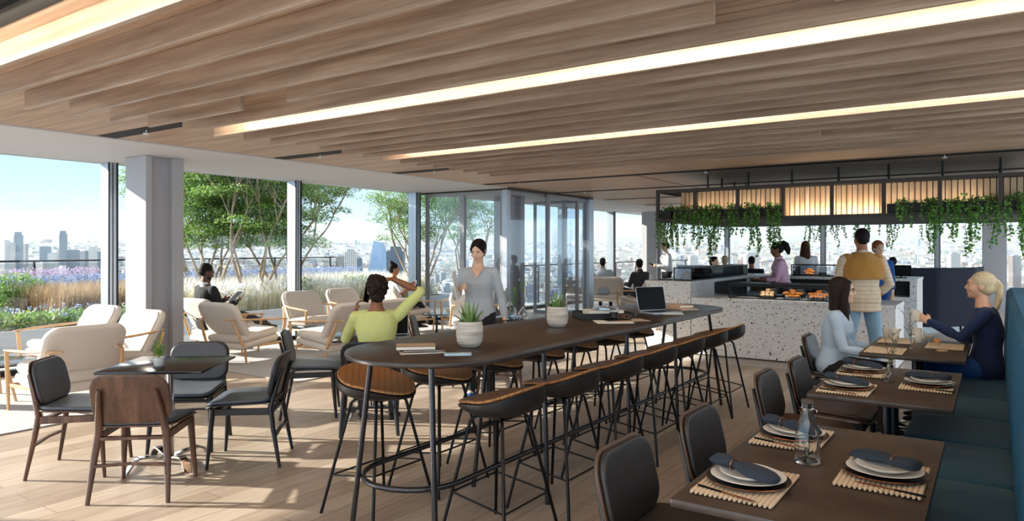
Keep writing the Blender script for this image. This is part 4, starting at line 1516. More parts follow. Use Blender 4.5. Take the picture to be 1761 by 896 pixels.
def tree(lab, x, y, h, cr, nl, seed, lowz=1.3, rz=0):
    random.seed(seed)
    t = thing('maple_tree', lab, 'tree', (x, y, .25), rz, 'trees on the terrace')
    wood_, lf = MB(), MB()
    tips = []

    def grow(p, d, L, r, lvl):
        pts, rs = [p], [r]
        q, dd = p.copy(), d.copy()
        for i in range(5):
            dd = (dd + rv(.16) + V((0, 0, .06))).normalized()
            q = q + dd * L / 5
            pts.append(q.copy())
            rs.append(r * (1 - .1 * (i + 1)))
        wood_.tube(pts, rs, 7 if lvl < 2 else 4)
        if lvl >= 3:
            tips.append(q)
            return
        for k in range(3 if lvl else 2):
            a = random.uniform(0, 2 * PI)
            s_ = random.uniform(.35, .75)
            nd = (dd + V((math.cos(a) * s_, math.sin(a) * s_, .1))).normalized()
            grow(pts[random.choice((3, 4, 5))] if lvl else pts[-1], nd, L * random.uniform(.6, .8), r * .58, lvl + 1)
        if lvl >= 2: tips.append(q)
    ns = random.choice((4, 5))
    for k in range(ns):
        a = 2 * PI * k / ns + random.uniform(-.4, .4)
        grow(V((.06 * math.cos(a), .06 * math.sin(a), 0)), V((math.cos(a) * .42, math.sin(a) * .42, 1)).normalized(), h * .36, .045, 0)
    wood_.build('trunk', 'bark', t, 60)
    random.shuffle(tips)
    pads = [p + rv(.25) for p in tips if lowz - .3 < p.z < h][:30]
    while len(pads) < 150:
        v = rv(1)
        zz = random.random()
        k_ = cr * (.62 + .5 * math.sin(PI * min(1, zz * .9 + .12)))
        pads.append(V((v.x * k_, v.y * k_, lowz + zz * (h - lowz))))
    for i in range(nl):
        c = random.choice(pads)
        u = rv(1)
        p = c + V((u.x * .42, u.y * .42, u.z * .09 - .12 * (u.x * u.x + u.y * u.y)))
        d = V((u.x, u.y, random.uniform(-.5, .15)))
        leaf_cloud(lf, p, d + rv(.3), random.uniform(.042, .068), random.uniform(.015, .024))
    lf.build('foliage', 'maple_leaf', t, 0)
    random.seed(seed + 1)


tree('multi-stemmed maple tree just right of the grey column', -14.7, 9.35, 4.3, 1.15, 34000, 3, 1.45)
tree('multi-stemmed maple tree with pale forked trunk left of the second mullion', -13.6, 9.6, 4.1, 1.35, 32000, 5, 1.45)
tree('multi-stemmed maple tree whose crown spreads past the second mullion', -14.3, 11.0, 4.4, 1.3, 46000, 9, 1.4)
tree('multi-stemmed maple tree half behind the grey column', -15.6, 9.6, 4.3, 1.1, 24000, 13, 1.4)
tree('multi-stemmed maple tree seen through the glass screen behind the walking woman', -13.2, 14.6, 3.9, 1.1, 20000, 17, 1.6)
tree('multi-stemmed maple tree seen through the glass doors', -12.9, 17.6 - 1.2, 3.9, 1.1, 20000, 21, 1.7)
random.seed(99)


def stuffed(name, lab, mat, fn, n):
    mb = MB()
    for _ in range(n): fn(mb)
    o = mb.build(name, mat, None, 0)
    tag(o, lab, None, None, 'stuff')
    return o


def blade(mb, x, y, z, h, w, lean=.35):
    a = random.uniform(0, 2 * PI)
    l = random.uniform(.1, lean) * h
    s = V((-math.sin(a), math.cos(a), 0)) * w
    p = V((x, y, z))
    q = p + V((math.cos(a) * l * .3, math.sin(a) * l * .3, h * .6))
    r = p + V((math.cos(a) * l, math.sin(a) * l, h))
    mb.add([p - s, p + s, q + s * .8, r, q - s * .8], [(0, 1, 2, 4), (4, 2, 3)])


def region(x0, x1, y0, y1): return random.uniform(x0, x1), random.uniform(y0, y1)


def bush(lab, x, y, r, h, n, mat, ln=.05):
    t = thing('shrub', lab, 'shrub', (x, y, .26), 0, 'shrubs in the terrace bed')
    l_, s_ = MB(), MB()
    for i in range(14):
        a = random.uniform(0, 2 * PI)
        q = V((r * .7 * math.cos(a), r * .7 * math.sin(a), h * random.uniform(.6, .95)))
        s_.tube([(0, 0, 0), q * .5 + V((0, 0, .05)), q], [.012, .008, .004], 5)
    blobs = [(V((random.uniform(-r, r) * .6, random.uniform(-r, r) * .6, h * random.uniform(.25, .8))), random.uniform(.18, .3)) for _ in range(22)]
    for i in range(n):
        c, b = random.choice(blobs)
        u = rv(1).normalized()
        leaf_cloud(l_, c + u * b * random.uniform(.75, 1.05), u + rv(.6), random.uniform(.6, 1.1) * ln, ln * .35)
    l_.build('leaves', mat, t, 0)
    s_.build('stem', 'stem_brown', t)
bush('rounded green shrub at the far left of the terrace bed', -14.6, 4.6, .7, .8, 5200, 'shrub_leaf')
bush('green shrub half hidden behind the rounded one in the terrace bed', -15.3, 5.6, .6, .8, 3800, 'shrub_leaf')
bush('low leafy green shrub near the second mullion in the terrace bed', -13.0, 10.4, .4, .5, 2200, 'shrub_leaf')
bush('green shrub at the end of the terrace bed by the glass screen', -13.3, 12.6, .5, .6, 2200, 'shrub_leaf')
stuffed('ornamental_grass', 'tawny ornamental grass in the left part of the terrace bed', 'grass_brown', lambda m: blade(m, *(lambda p: (p[0], p[1]))(region(-15.6, -13.4, 5.6, 7.9)), .26, random.uniform(.45, .72), .006), 9000)
stuffed('meadow_grass', 'pale meadow grass in the middle of the terrace bed', 'grass_pale', lambda m: blade(m, *region(-16.2, -12.6, 7.6, 14.8), .26, random.uniform(.25, .55), .006), 15000)
stuffed('plume_grass', 'white feathery plume grass in the terrace bed', 'grass_plume', lambda m: blade(m, *region(-15.8, -12.8, 8.2, 14.9), .26, random.uniform(.45, .75), .014, .5), 7000)
stuffed('leafy_groundcover', 'bright green leaves at the front of the terrace bed', 'ground_leaf', lambda m: leaf_cloud(m, V((*region(-13.3, -12.4, 1.2, 7.6), random.uniform(.3, .48))), rv(1) + V((0, 0, .5)), random.uniform(.08, .16), .035), 2600)


def bloom(mb, x0, x1, y0, y1, z0, z1, s, k=6):
    x, y = region(x0, x1, y0, y1)
    z = random.uniform(z0, z1)
    for _ in range(k):
        u = rv(1).normalized()
        leaf_cloud(mb, V((x, y, z)) + u * s * .2, u, s, s * .4)


stuffed('blue_flowers', 'pale blue flowers at the front left of the terrace bed', 'flower_blue', lambda m: bloom(m, -13.4, -12.5, 1.2, 7.4, .42, .62, .035), 330)
stuffed('white_flowers', 'white flowers among the leaves at the front left of the terrace bed', 'flower_white', lambda m: bloom(m, -13.3, -12.5, 1.2, 7.4, .4, .6, .03), 140)
stuffed('blue_flower_drift', 'drift of blue flowers along the back of the terrace bed', 'flower_blue', lambda m: bloom(m, -16.4, -15.2, 4.8, 14.6, .85, 1.02, .03, 10), 2300)
stuffed('pink_flower_drift', 'drift of pink flowers behind the tawny grass', 'flower_pink', lambda m: bloom(m, -16.4, -15.8, 4.6, 7.6, 1.0, 1.16, .028, 9), 480)
stuffed('globe_flowers', 'round white flower heads in the middle of the terrace bed', 'flower_white', lambda m: bloom(m, -13.7, -12.6, 7.8, 12.4, .5, .85, .036, 26), 260)
# outdoor table and chair
t = thing('terrace_table', 'round white pedestal table out on the terrace', 'table', (-11.5, 11.9, -.02))
MB().lathe([(.4, .72), (.42, .725), (.42, .74), (.4, .745)], 32).build('tabletop', 'white_ceramic', t, 40)
MB().cyl((0, 0, .02), (0, 0, .72), .03).build('column', 'white_ceramic', t)
MB().lathe([(.24, 0), (.24, .012), (.03, .03)], 28).build('foot', 'white_ceramic', t)

# ---------------------------------------------------------------- the city far below
GZ = -150.0


def ground_z(d): return GZ + max(0, (d - 4500) / 10500) ** 1.15 * 520


CF = V((-.5661, .8243, 0))
CR = V((.8243, .5661, 0))


def polar(a, d): return CF * (d * math.cos(a)) + CR * (d * math.sin(a))


mb = MB()
rings = []
NA = 40
for d in (250, 700, 1500, 2500, 3500, 4500, 6000, 8000, 10000, 12500, 15500):
    rings.append([tuple(polar(R(-62 + 124 * i / NA), d) + V((0, 0, ground_z(d) + (60 * math.sin(i * .7) + 40 * math.sin(i * 1.9)) * max(0, (d - 9000) / 6500)))) for i in range(NA + 1)])
vs = [p for r in rings for p in r]
fs = [(i * (NA + 1) + j, i * (NA + 1) + j + 1, (i + 1) * (NA + 1) + j + 1, (i + 1) * (NA + 1) + j) for i in range(len(rings) - 1) for j in range(NA)]
mb.add(vs, fs)
g = mb.build('ground_city', 'city_ground', None, 40)
tag(g, 'city ground rising to hazy hills', kind='structure')


def facade(name, wall, glass, bw, bh, mort=.35):
    m = NT(name)
    tc = m.n('ShaderNodeTexCoord')
    s_ = m.n('ShaderNodeSeparateXYZ', {0: tc.outputs['Object']})
    u = m.math('ADD', s_.outputs[0], s_.outputs[1])
    c_ = m.n('ShaderNodeCombineXYZ', {0: u, 1: s_.outputs[2]})
    br = m.n('ShaderNodeTexBrick', {'Vector': c_.outputs[0], 'Color1': hexc(glass), 'Color2': hexc(glass), 'Mortar': hexc(wall), 'Scale': 1.0, 'Mortar Size': mort, 'Brick Width': bw, 'Row Height': bh})
    br.offset = 0
    m.set(color=br.outputs[0], rough=.5)


facade('tower_white', 'b9b6b0', '4f5c6c', 4.2, 4.4, .9)
facade('tower_dark', '33465a', '182e42', 4.0, 3.6, .4)
facade('tower_glass', '8da6be', '6c90b4', 6.0, 4.0, .35)
facade('tower_brown', '75685c', '3a3e46', 4.0, 3.6, .7)
PAL = [(0, 'b5b2ac'), (.22, '948c82'), (.4, '857666'), (.5, '75564a'), (.6, 'a5a4a2'), (.78, '737a84'), (.88, '4c5a70'), (.94, 'cfcdc9')]
m = NT('city_wall')
g_ = m.n('ShaderNodeNewGeometry')
m.set(color=m.ramp(g_.outputs['Random Per Island'], PAL, 'CONSTANT'), rough=.8)
m = NT('city_wall_single')
oi = m.n('ShaderNodeObjectInfo')
m.set(color=m.ramp(oi.outputs['Random'], PAL, 'CONSTANT'), rough=.8)
m = NT('city_ground')
nz = m.noise(m.co(), .004, 6, .6)
m.set(color=m.ramp(nz, [(.35, '4a553d'), (.5, '6f6a62'), (.65, '837d74')]), rough=.95)
m = NT('city_tree')
g_ = m.n('ShaderNodeNewGeometry')
m.set(color=m.ramp(g_.outputs['Random Per Island'], [(0, '34452a'), (1, '57663c')]), rough=.95)
random.seed(4)


def dist():
    return 1 / random.uniform(1 / 9500, 1 / 1250)


def bmesh_types():
    A = MB().box(-.5, .5, -.5, .5, 0, 1).box(-.2, .15, -.2, .2, 1, 1.12)
    B = MB().slab([(-.5, -.5), (.5, -.5), (.5, -.05), (.05, -.05), (.05, .5), (-.5, .5)], 0, 1)
    Cc = MB().box(-.5, .5, -.5, .5, 0, .7).add([(-.5, -.5, .7), (.5, -.5, .7), (.5, .5, .7), (-.5, .5, .7), (-.5, 0, 1), (.5, 0, 1)], [(0, 1, 5, 4), (2, 3, 4, 5), (3, 0, 4), (1, 2, 5)])
    D = MB().box(-.5, .5, -.5, .5, 0, .8).box(-.35, .3, -.35, .35, .8, 1)
    return [A, B, Cc, D]


TPOS = [(CF.x * d_ + CR.x * d_ * (p_ - 880.5) / 1208, CF.y * d_ + CR.y * d_ * (p_ - 880.5) / 1208) for p_, d_ in ((32, 4000), (109, 4400), (8, 3600), (21, 3900), (44, 4200), (78, 3600), (92, 3200), (126, 3300), (146, 3100), (160, 3000), (170, 3300), (74, 1900), (603, 1500), (617, 1550), (586, 1700), (644, 1800), (683, 1700), (668, 1850), (572, 1350), (1579, 5000), (1192, 2600), (1292, 2300), (1465, 3000), (1640, 2600), (1745, 2500))]
base = []
specs = []
for i in range(15000):
    a, d = R(random.uniform(-52, 50)), dist()
    k = .7 + d / 4000
    w, l, h = random.uniform(9, 30) * k, random.uniform(8, 20) * k, random.uniform(6, 15) * (1 + .25 * k)
    if random.random() < .06: h *= 2.6; w *= .8
    q = polar(a, d)
    if any((q.x - x_) ** 2 + (q.y - y_) ** 2 < 3600 for x_, y_ in TPOS): continue
    specs.append((a, d, w, l, h, random.choice((0, .2, .9, 1.3, .5))))
specs.sort(key=lambda s: s[1])
types = bmesh_types()
tmesh = []
for ty in types:
    o = ty.build('city_building', 'city_wall_single', None, 0)
    tmesh.append(o)
vis = [s for s in specs if abs(s[0]) < R(37)]
ind = set(id(s) for s in vis[:290])
used = 0
mass = MB()
for s_ in specs:
    a, d, w, l, h, rz = s_
    p = polar(a, d)
    z = ground_z(d) - 3
    if id(s_) in ind:
        o = tmesh[used % 4] if used < 4 else tmesh[used % 4].copy()
        if used >= 4: COL.objects.link(o)
        o.location = (p.x, p.y, z)
        o.scale = (w, l, h + 3)
        o.rotation_euler = (0, 0, rz)
        tag(o, 'low pale city building among many in the hazy view below the windows', 'building', 'low city buildings below')
        used += 1
    else:
        M = Matrix.Translation((p.x, p.y, z)) @ Matrix.Rotation(rz, 4, 'Z')
        mass.box(-w / 2, w / 2, -l / 2, l / 2, 0, h + 3, M)
tag(mass.build('city_rooftops', 'city_wall', None, 0), 'mass of distant city rooftops', kind='stuff')
tr = MB()
for i in range(9000):
    a, d = R(random.uniform(-52, 50)), dist()
    if math.sin(a * 23 + d * .0021) + math.sin(d * .0031 + a * 7) < .1: continue
    p = polar(a, d)
    r = random.uniform(5, 11) * (.7 + d / 5000)
    tr.add([(p.x + r * x, p.y + r * y, ground_z(d) + z * r) for x, y, z in ((-1, 0, .1), (0, -1, .1), (1, 0, .1), (0, 1, .1), (-.5, -.5, .9), (.5, -.4, 1), (.5, .5, .8), (-.4, .5, 1.05))], [(0, 1, 4), (1, 2, 5), (2, 3, 6), (3, 0, 7), (4, 1, 5), (5, 2, 6), (6, 3, 7), (7, 0, 4), (4, 5, 6, 7)])
tag(tr.build('city_treetops', 'city_tree', None, 40), 'distant treetops between the city buildings', kind='stuff')


def tower(lab, a_px, d, top, w, dep, mat, kind='box', rz=0.0, taper=.5):
    a = math.atan((a_px - 880.5) / 1208)
    p = CF * d + CR * (d * math.tan(a))
    t = thing('tower', lab, 'tower', (p.x, p.y, ground_z(d)), R(34.48) + rz, 'city towers')
    h = top - ground_z(d)
    if kind == 'box':
        MB().box(-w / 2, w / 2, -dep / 2, dep / 2, 0, h).build('shaft', mat, t, 0)
        MB().box(-w * .3, w * .3, -dep * .3, dep * .3, h, h + 4).build('roof_plant', 'city_grey', t, 0)
    elif kind == 'step':
        MB().box(-w / 2, w / 2, -dep / 2, dep / 2, 0, h * .93).build('shaft', mat, t, 0)
        MB().box(-w * .42, w * .3, -dep * .4, dep * .4, h * .93, h).build('crown', mat, t, 0)
    elif kind == 'taper':
        MB().loft([[(-w / 2, -dep / 2, 0), (w / 2, -dep / 2, 0), (w / 2, dep / 2, 0), (-w / 2, dep / 2, 0)],
                   [(w * (.5 - taper), -dep * .3, h), (w * .36, -dep * .3, h * .97), (w * .44, dep * .3, h * .9), (w * (.5 - taper), dep * .3, h)]]).build('shaft', mat, t, 0)
    elif kind == 'mast':
        MB().lathe([(w * .35, 0), (w * .3, h * .55), (w * .9, h * .56), (w * .9, h * .68), (w * .3, h * .69), (w * .25, h * .8)], 12).build('shaft', mat, t, 30)
        MB().lathe([(w * .16, h * .8), (w * .05, h)], 8).build('antenna', 'city_grey', t, 30)


plain('city_grey', '8d949c', .7)


def ztop(y, d): return 1.56 - (y - 428) * d / 1208


for a_px, d, y, w, dep, mat, kind, lab in [
    (32, 4000, 399, 34, 30, 'tower_dark', 'step', 'tall grey-blue tower, left of the two tall ones in the first window'), (109, 4400, 397, 32, 30, 'tower_dark', 'step', 'tall slim grey-blue tower, right of the two tall ones in the first window'),
    (8, 3600, 414, 40, 30, 'tower_white', 'box', 'pale tower at the left edge of the first window'), (21, 3900, 418, 24, 24, 'tower_white', 'box', 'slim pale tower just left of the tall one'), (44, 4200, 420, 20, 20, 'tower_brown', 'box', 'small brownish tower right of the tall one'),
    (78, 3600, 424, 40, 30, 'tower_dark', 'box', 'broad dark block between the two tall towers'), (92, 3200, 436, 40, 26, 'tower_white', 'box', 'pale block between the two tall towers, below the dark one'), (126, 3300, 430, 46, 30, 'tower_dark', 'box', 'dark block right of the slim tall tower'),
    (146, 3100, 432, 30, 26, 'tower_dark', 'box', 'dark block near the first mullion'), (160, 3000, 426, 26, 26, 'tower_white', 'box', 'pale tower near the first mullion'), (170, 3300, 433, 24, 24, 'tower_dark', 'box', 'dark slim tower touching the first mullion'),
    (74, 1900, 452, 24, 20, 'tower_white', 'box', 'near pale tower rising behind the pink flowers'), (603, 1500, 432, 25, 24, 'tower_white', 'box', 'white gridded tower in the third window'), (617, 1550, 444, 14, 22, 'tower_dark', 'box', 'dark tower touching the white gridded one'),
    (586, 1700, 441, 20, 22, 'tower_brown', 'box', 'brownish block left of the white gridded tower'), (644, 1800, 414, 62, 40, 'tower_glass', 'taper', 'pale blue slanted glass tower in the third window'), (683, 1700, 424, 34, 30, 'tower_dark', 'step', 'dark blue tower left of the third mullion'),
    (668, 1850, 432, 14, 20, 'tower_dark', 'box', 'narrow dark tower beside the slanted glass one'), (572, 1350, 463, 26, 30, 'tower_glass', 'box', 'low blue glass block in the third window'), (1579, 5000, 389, 16, 16, 'tower_glass', 'mast', 'slender mast tower beyond the ginger-haired barista'),
    (1192, 2600, 441, 30, 24, 'tower_white', 'box', 'pale block seen over the long glass case'), (1292, 2300, 437, 42, 30, 'tower_white', 'box', 'broad pale block behind the pink-shirted barista'), (1465, 3000, 432, 30, 24, 'tower_white', 'box', 'pale block seen left of the man with the mustard jumper'),
    (1640, 2600, 436, 36, 24, 'tower_white', 'box', 'pale block left of the dark grey column'), (1745, 2500, 440, 30, 24, 'tower_brown', 'box', 'brownish block at the right edge of the view')]:
    tower(lab, a_px, d, ztop(y, d), w, dep, mat, kind, random.choice((0, .25, -.3)) if kind in ('box',) else 0)
# haze
hz = MB()
rs = []
for i in range(32):
    a = 2 * PI * i / 32
    c, s_ = math.cos(a), math.sin(a)
    rs.append([(c * 320, s_ * 320, -400), (c * 320, s_ * 320, 420), (c * 17000, s_ * 17000, 420), (c * 17000, s_ * 17000, -400)])
hz.loft(rs, caps=False, closed=True)
hm = bpy.data.materials.new('haze')
hm.use_nodes = True
hm.node_tree.nodes.clear()
vo = hm.node_tree.nodes.new('ShaderNodeVolumeScatter')
vo.inputs['Color'].default_value = (.4, .52, .64, 1)
vo.inputs['Density'].default_value = HAZE
vo.inputs['Anisotropy'].default_value = 0
om = hm.node_tree.nodes.new('ShaderNodeOutputMaterial')
hm.node_tree.links.new(vo.outputs[0], om.inputs['Volume'])
ho = hz.build('haze', hm, None, 0)
tag(ho, 'thin blue haze over the city', kind='stuff')
bm_ = bmesh.new()
bm_.from_mesh(ho.data)
bmesh.ops.recalc_face_normals(bm_, faces=bm_.faces)
bm_.to_mesh(ho.data)
bm_.free()
# ---------------------------------------------------------------- people
for nm, c in (('skin_pale', 'e2b79d'), ('skin_light', 'd6a384'), ('skin_tan', 'a86f4e'), ('skin_brown', '8a5638'), ('skin_dark', '5a3826')):
    m = NT(nm)
    m.set(color=hexc(c), rough=.5, sss=.06)
    m.b.inputs['Subsurface Radius'].default_value = (.02, .008, .004)
for nm, a, b in (('hair_black', '0b0909', '1d1714'), ('hair_brown', '2a150d', '4a281a'), ('hair_darkbrown', '150d0a', '2c1c14'), ('hair_auburn', '7a4220', 'b06a38'), ('hair_blonde', 'b39a76', 'dcc8a4'), ('hair_long', '3c2013', '5e3622')):
    m = NT(nm)
    nz = m.noise(m.co((60, 60, 6)), 2.0, 3)
    m.set(color=m.ramp(nz, [(.3, a), (.7, b)]), rough=.6, spec=.2, normal=m.bump(nz, .7, .006))
plain('lip', 'a8483f', .45)
plain('lip_soft', 'b0695a', .5)
plain('eye_white', 'e6e2de', .25)
plain('eye_dark', '1c1310', .15)
plain('brow_dark', '20140e', .8)
fabric('wool_grey', 'a3a8af', 'c6cad0', 300, .95)
fabric('wool_blue', '9fb4c9', 'c3d2e0', 300, .95)
fabric('cloth_black', '0e0e11', '1b1b1f', 300, .9, .05)
fabric('cloth_charcoal', '2e3136', '3d4046', 300, .9, .05)
fabric('cloth_greyblue', '8b97a6', 'a9b4c1', 300, .9, .05)
fabric('cloth_white', 'd5d8dc', 'eceef0', 300, .9, .05)
fabric('cloth_pink', 'd8a3bd', 'efc3d6', 300, .9, .05)
fabric('cloth_lime', 'bcc06a', 'd9dc98', 300, .9, .05)
fabric('cloth_mustard', 'a36f2c', 'c08c44', 260, .95)
fabric('cloth_navy', '0d1c3c', '18305c', 300, .9, .1)
fabric('denim_light', '6f93ad', '93b3c9', 200, .9, .05)
fabric('denim_blue', '16407a', '2a5ea6', 200, .9, .05)
m = NT('plaid')
v = m.co()
s_ = m.n('ShaderNodeSeparateXYZ', {0: v})
wx = m.math('GREATER_THAN', m.math('SINE', m.math('MULTIPLY', s_.outputs[0], 330)), .35)
wz = m.math('GREATER_THAN', m.math('SINE', m.math('MULTIPLY', s_.outputs[2], 130)), .5)
c1 = m.mix(m.math('MULTIPLY', wx, .5), 'dccab0', 'b99872')
m.set(color=m.mix(m.math('MULTIPLY', wz, .25), c1, '9c7f70'), rough=.9, normal=m.bump(m.noise(v, 14, 3), .5, .02))

A_UP, A_FO = .275, .245
L_TH, L_SH = .42, .42


def uv3(v): return V(v).normalized()


def person(lab, loc, rz, pel, top, spec, group=None):
    """local frame: +Y forward, +X the person's left-hand side when seen from behind is -X.
    pel: pelvis centre; top: neck base point. spec: dict of pose and clothes."""
    g = dict(fem=False, headyaw=0, headpitch=0, headroll=0, skin='skin_light', hair='hair_darkbrown', style='short', shirt='cloth_white', sleeve=1.0, pants='cloth_black', shoes='rubber',
             armL=None, armR=None, legL=None, legR=None, s=1.0, vox=.009, neck='round', face=True, hem=0.0, vneck=False)
    g.update(spec)
    t = thing('person', lab, 'person', loc, rz, group)
    fem, s = g['fem'], g['s']
    P, N = V(pel), V(top)
    ax = (N - P)
    TL = ax.length
    up = ax.normalized()
    sw = .158 if fem else .185     # shoulder joint half width
    side = V((1, 0, 0))
    if 'twist' in g: side = V((math.cos(g['twist']), math.sin(g['twist']), 0))
    fwd = side.cross(up).normalized() * -1
    if fwd.y < 0: fwd = -fwd
    if fem: st = [(-.2, .12, .085), (-.08, .155, .112), (.02, .158, .114), (.16, .136, .098), (.3, .12, .088), (.45, .132, .095), (.62, .148, .112), (.76, .155, .1), (.88, .142, .078), (.95, .09, .06), (1.0, .055, .05)]
    else: st = [(-.2, .12, .09), (-.08, .155, .115), (.02, .158, .118), (.16, .152, .11), (.3, .148, .105), (.45, .158, .11), (.62, .172, .12), (.76, .182, .115), (.88, .168, .088), (.95, .11, .066), (1.0, .062, .057)]
    bend = g.get('bend', .0)

    def spine(u): return P.lerp(N, u) - fwd * bend * math.sin(PI * max(0, min(1, u))) * 1.0

    def torso(mb, infl, u0=-.2, u1=1.0, flare=0):
        rings = []
        for u, a, b in st:
            if u < u0 - 1e-6 or u > u1 + 1e-6: continue
            c = spine(u)
            fl = flare * max(0, (.25 - u)) if flare else 0
            cp = fwd * (.012 if .5 < u < .8 else (-.008 if u < .1 else 0))
            rings.append([c + cp + side * (a * s + infl + fl) * math.copysign(abs(math.cos(q)) ** .85, math.cos(q)) + fwd * (b * s + infl + fl * .6) * math.copysign(abs(math.sin(q)) ** .9, math.sin(q)) for q in [2 * PI * k / 20 for k in range(20)]])
        mb.loft(rings)
        if fem and infl >= 0 and u1 > .9:
            for sx in (-1, 1): mb.ell(tuple(spine(.64) + side * sx * .068 * s + fwd * .07 * s), .055 * s + infl * .5, .05 * s + infl * .5, .055 * s + infl * .5)

    sh = {}
    arms = {}
    for k, sx in (('L', -1), ('R', 1)):
        S = spine(.855) + side * sx * (sw + .004) * s
        e, f_ = g['arm' + k] if g['arm' + k] else ((sx * .12, 0, -1), (sx * .02, .12, -1))
        E_ = S + uv3(e) * A_UP * s
        W = E_ + uv3(f_) * A_FO * s
        arms[k] = (S, E_, W, uv3(f_))
    legs = {}
    for k, sx in (('L', -1), ('R', 1)):
        Hh = P + side * sx * .088 * s + up * -.03
        a, b = g['leg' + k] if g['leg' + k] else ((sx * .05, 0, -1), (0, 0, -1))
        K = Hh + uv3(a) * L_TH * s
        An = K + uv3(b) * L_SH * s
        fd = V(g.get('foot' + k, (sx * .15, 1, 0)))
        legs[k] = (Hh, K, An, fd.normalized())

    def chain(mb, pts, rs, n=12):
        mb.tube(pts, rs, n)
        for p, r in zip(pts, rs): mb.ell(tuple(p), r * .98, r * .98, r * .98, n=10, m=6)

    def arm(mb, k, infl, frac=1.0):
        S, E_, W, d = arms[k]
        q = .9 if fem else 1.08
        r = [.048 * q, .043 * q, .036 * q, .036 * q, .026 * q]
        mid1 = S.lerp(E_, .45)
        mid2 = E_.lerp(W, .35)
        End = E_.lerp(W, frac) if frac > 0 else None
        pts = [S, mid1, E_]
        rs = [(x * s + infl) for x in r[:3]]
        if frac < 0:
            pts = [S, mid1, S.lerp(E_, 1 + frac)]
            rs = rs[:3]
        elif frac > .35:
            pts += [mid2, End]
            rs += [r[3] * s + infl, (r[4] + (r[3] - r[4]) * (1 - frac)) * s + infl * (1.0)]
        elif frac > 0:
            pts += [End]
            rs += [r[3] * s + infl]
        chain(mb, pts, rs)
        mb.ell(tuple(spine(.87) + side * (-1 if k == 'L' else 1) * (sw - .06) * s - V((0, 0, .005))), .085 * s + infl * .4, .055 * s + infl, .047 * s + infl * .9)

    def leg(mb, k, infl, frac=1.0):
        Hh, K, An, fd = legs[k]
        q = 1.0
        r = [.085, .07, .052, .052, .036]
        pts = [Hh, Hh.lerp(K, .5), K, K.lerp(An, .3), K.lerp(An, frac)]
        chain(mb, pts, [x * s * q + infl for x in r])

    # --- body
    b = MB()
    torso(b, -.004)
    Hd = N + (up * .6 + V((0, 0, 1)) * .4).normalized() * .155 * s + fwd * .02
    hp = g.get('headoff')
    if hp: Hd += V(hp)
    b.tube([N - up * .05, N + (Hd - N) * .35, Hd - V((0, 0, .02))], [.062 * s, .047 * s if fem else .056 * s, .05 * s], 12)
    HM = Matrix.Translation(Hd) @ Matrix.Rotation(g['headyaw'], 4, 'Z') @ Matrix.Rotation(g['headroll'], 4, 'Y') @ Matrix.Rotation(g['headpitch'], 4, 'X') @ Matrix.Scale(s * .97, 4)
    hd = lambda c, rx, ry, rz_: b.ell(c, rx, ry, rz_, M=HM, n=16, m=10)
    hd((0, -.012, .03), .074, .094, .09)
    hd((0, .022, -.02), .064, .068, .088)
    hd((0, .04, -.078), .042, .044, .036)
    hd((0, .068, -.098), .02, .02, .016)
    hd((0, .074, .03), .045, .02, .03)
    for sx in (-1, 1):
        hd((sx * .034, .062, -.03), .024, .022, .022)
        hd((sx * .074, -.008, -.012), .009, .02, .031)
    b.tube([(0, .086, .012), (0, .1, -.012), (0, .107, -.03)], [.007, .010, .014], 8, M=HM)
    hd((0, .09, -.036), .017, .012, .009)
    hd((0, .083, -.063), .024, .012, .012)
    if g['neck'] == 'beard': hd((0, .045, -.088), .05, .05, .04)
    for k in 'LR':
        arm(b, k, 0, 1.0)
        S, E_, W, d = arms[k]
        # hand: palm, four fingers, thumb
        curl = g.get('curl' + k, .5)
        pn = V(g.get('palm' + k, (0, 0, -1)))          # direction the palm faces
        pn = (pn - d * pn.dot(d)).normalized()
        hd2 = V(g.get('hand' + k, d)).normalized()
        pn = (pn - hd2 * pn.dot(hd2)).normalized()
        ac = hd2.cross(pn).normalized()
        sc = s * (.9 if fem else 1.0)
        pc = W + hd2 * .045 * sc
        rings = []
        for u, w_, h_ in ((-.02, .024, .02), (.01, .03, .018), (.05, .039, .015), (.085, .038, .012), (.093, .03, .009)):
            c = W + hd2 * u * sc
            rings.append([c + ac * w_ * sc * math.cos(q) + pn * h_ * sc * math.sin(q) for q in [2 * PI * i / 12 for i in range(12)]])
        b.loft(rings)
        for i, L in enumerate((.066, .075, .07, .055)):
            off = (i - 1.5) * .0205 * sc
            p0 = W + hd2 * .082 * sc + ac * off
            d1 = (hd2 * math.cos(curl * .6) + pn * math.sin(curl * .6) + ac * (i - 1.5) * .05).normalized()
            d2 = (hd2 * math.cos(curl * 1.5) + pn * math.sin(curl * 1.5)).normalized()
            d3 = (hd2 * math.cos(curl * 2.3) + pn * math.sin(curl * 2.3)).normalized()
            p1 = p0 + d1 * L * .45 * sc
            p2 = p1 + d2 * L * .32 * sc
            p3 = p2 + d3 * L * .25 * sc
            b.tube([p0, p1, p2, p3], [.0092 * sc, .0086 * sc, .0078 * sc, .0062 * sc], 8)
        th = ac * (-1 if k == 'L' else 1) * g.get('thumb' + k, 1)
        p0 = W + hd2 * .02 * sc + th * .026 * sc
        p1 = p0 + (hd2 * .6 + th * .6 + pn * .35).normalized() * .036 * sc
        p2 = p1 + (hd2 * .85 + th * .1 + pn * .5).normalized() * .03 * sc
        b.tube([p0, p1, p2], [.013 * sc, .0105 * sc, .008 * sc], 8)
    for k in 'LR':
        leg(b, k, -.006)
        Hh, K, An, fd = legs[k]
        b.ell(tuple(An + fd * .05 - V((0, 0, .03))), .035, .035, .03)
    b.build('body', g['skin'], t, 0, remesh=g['vox'], sm=2)
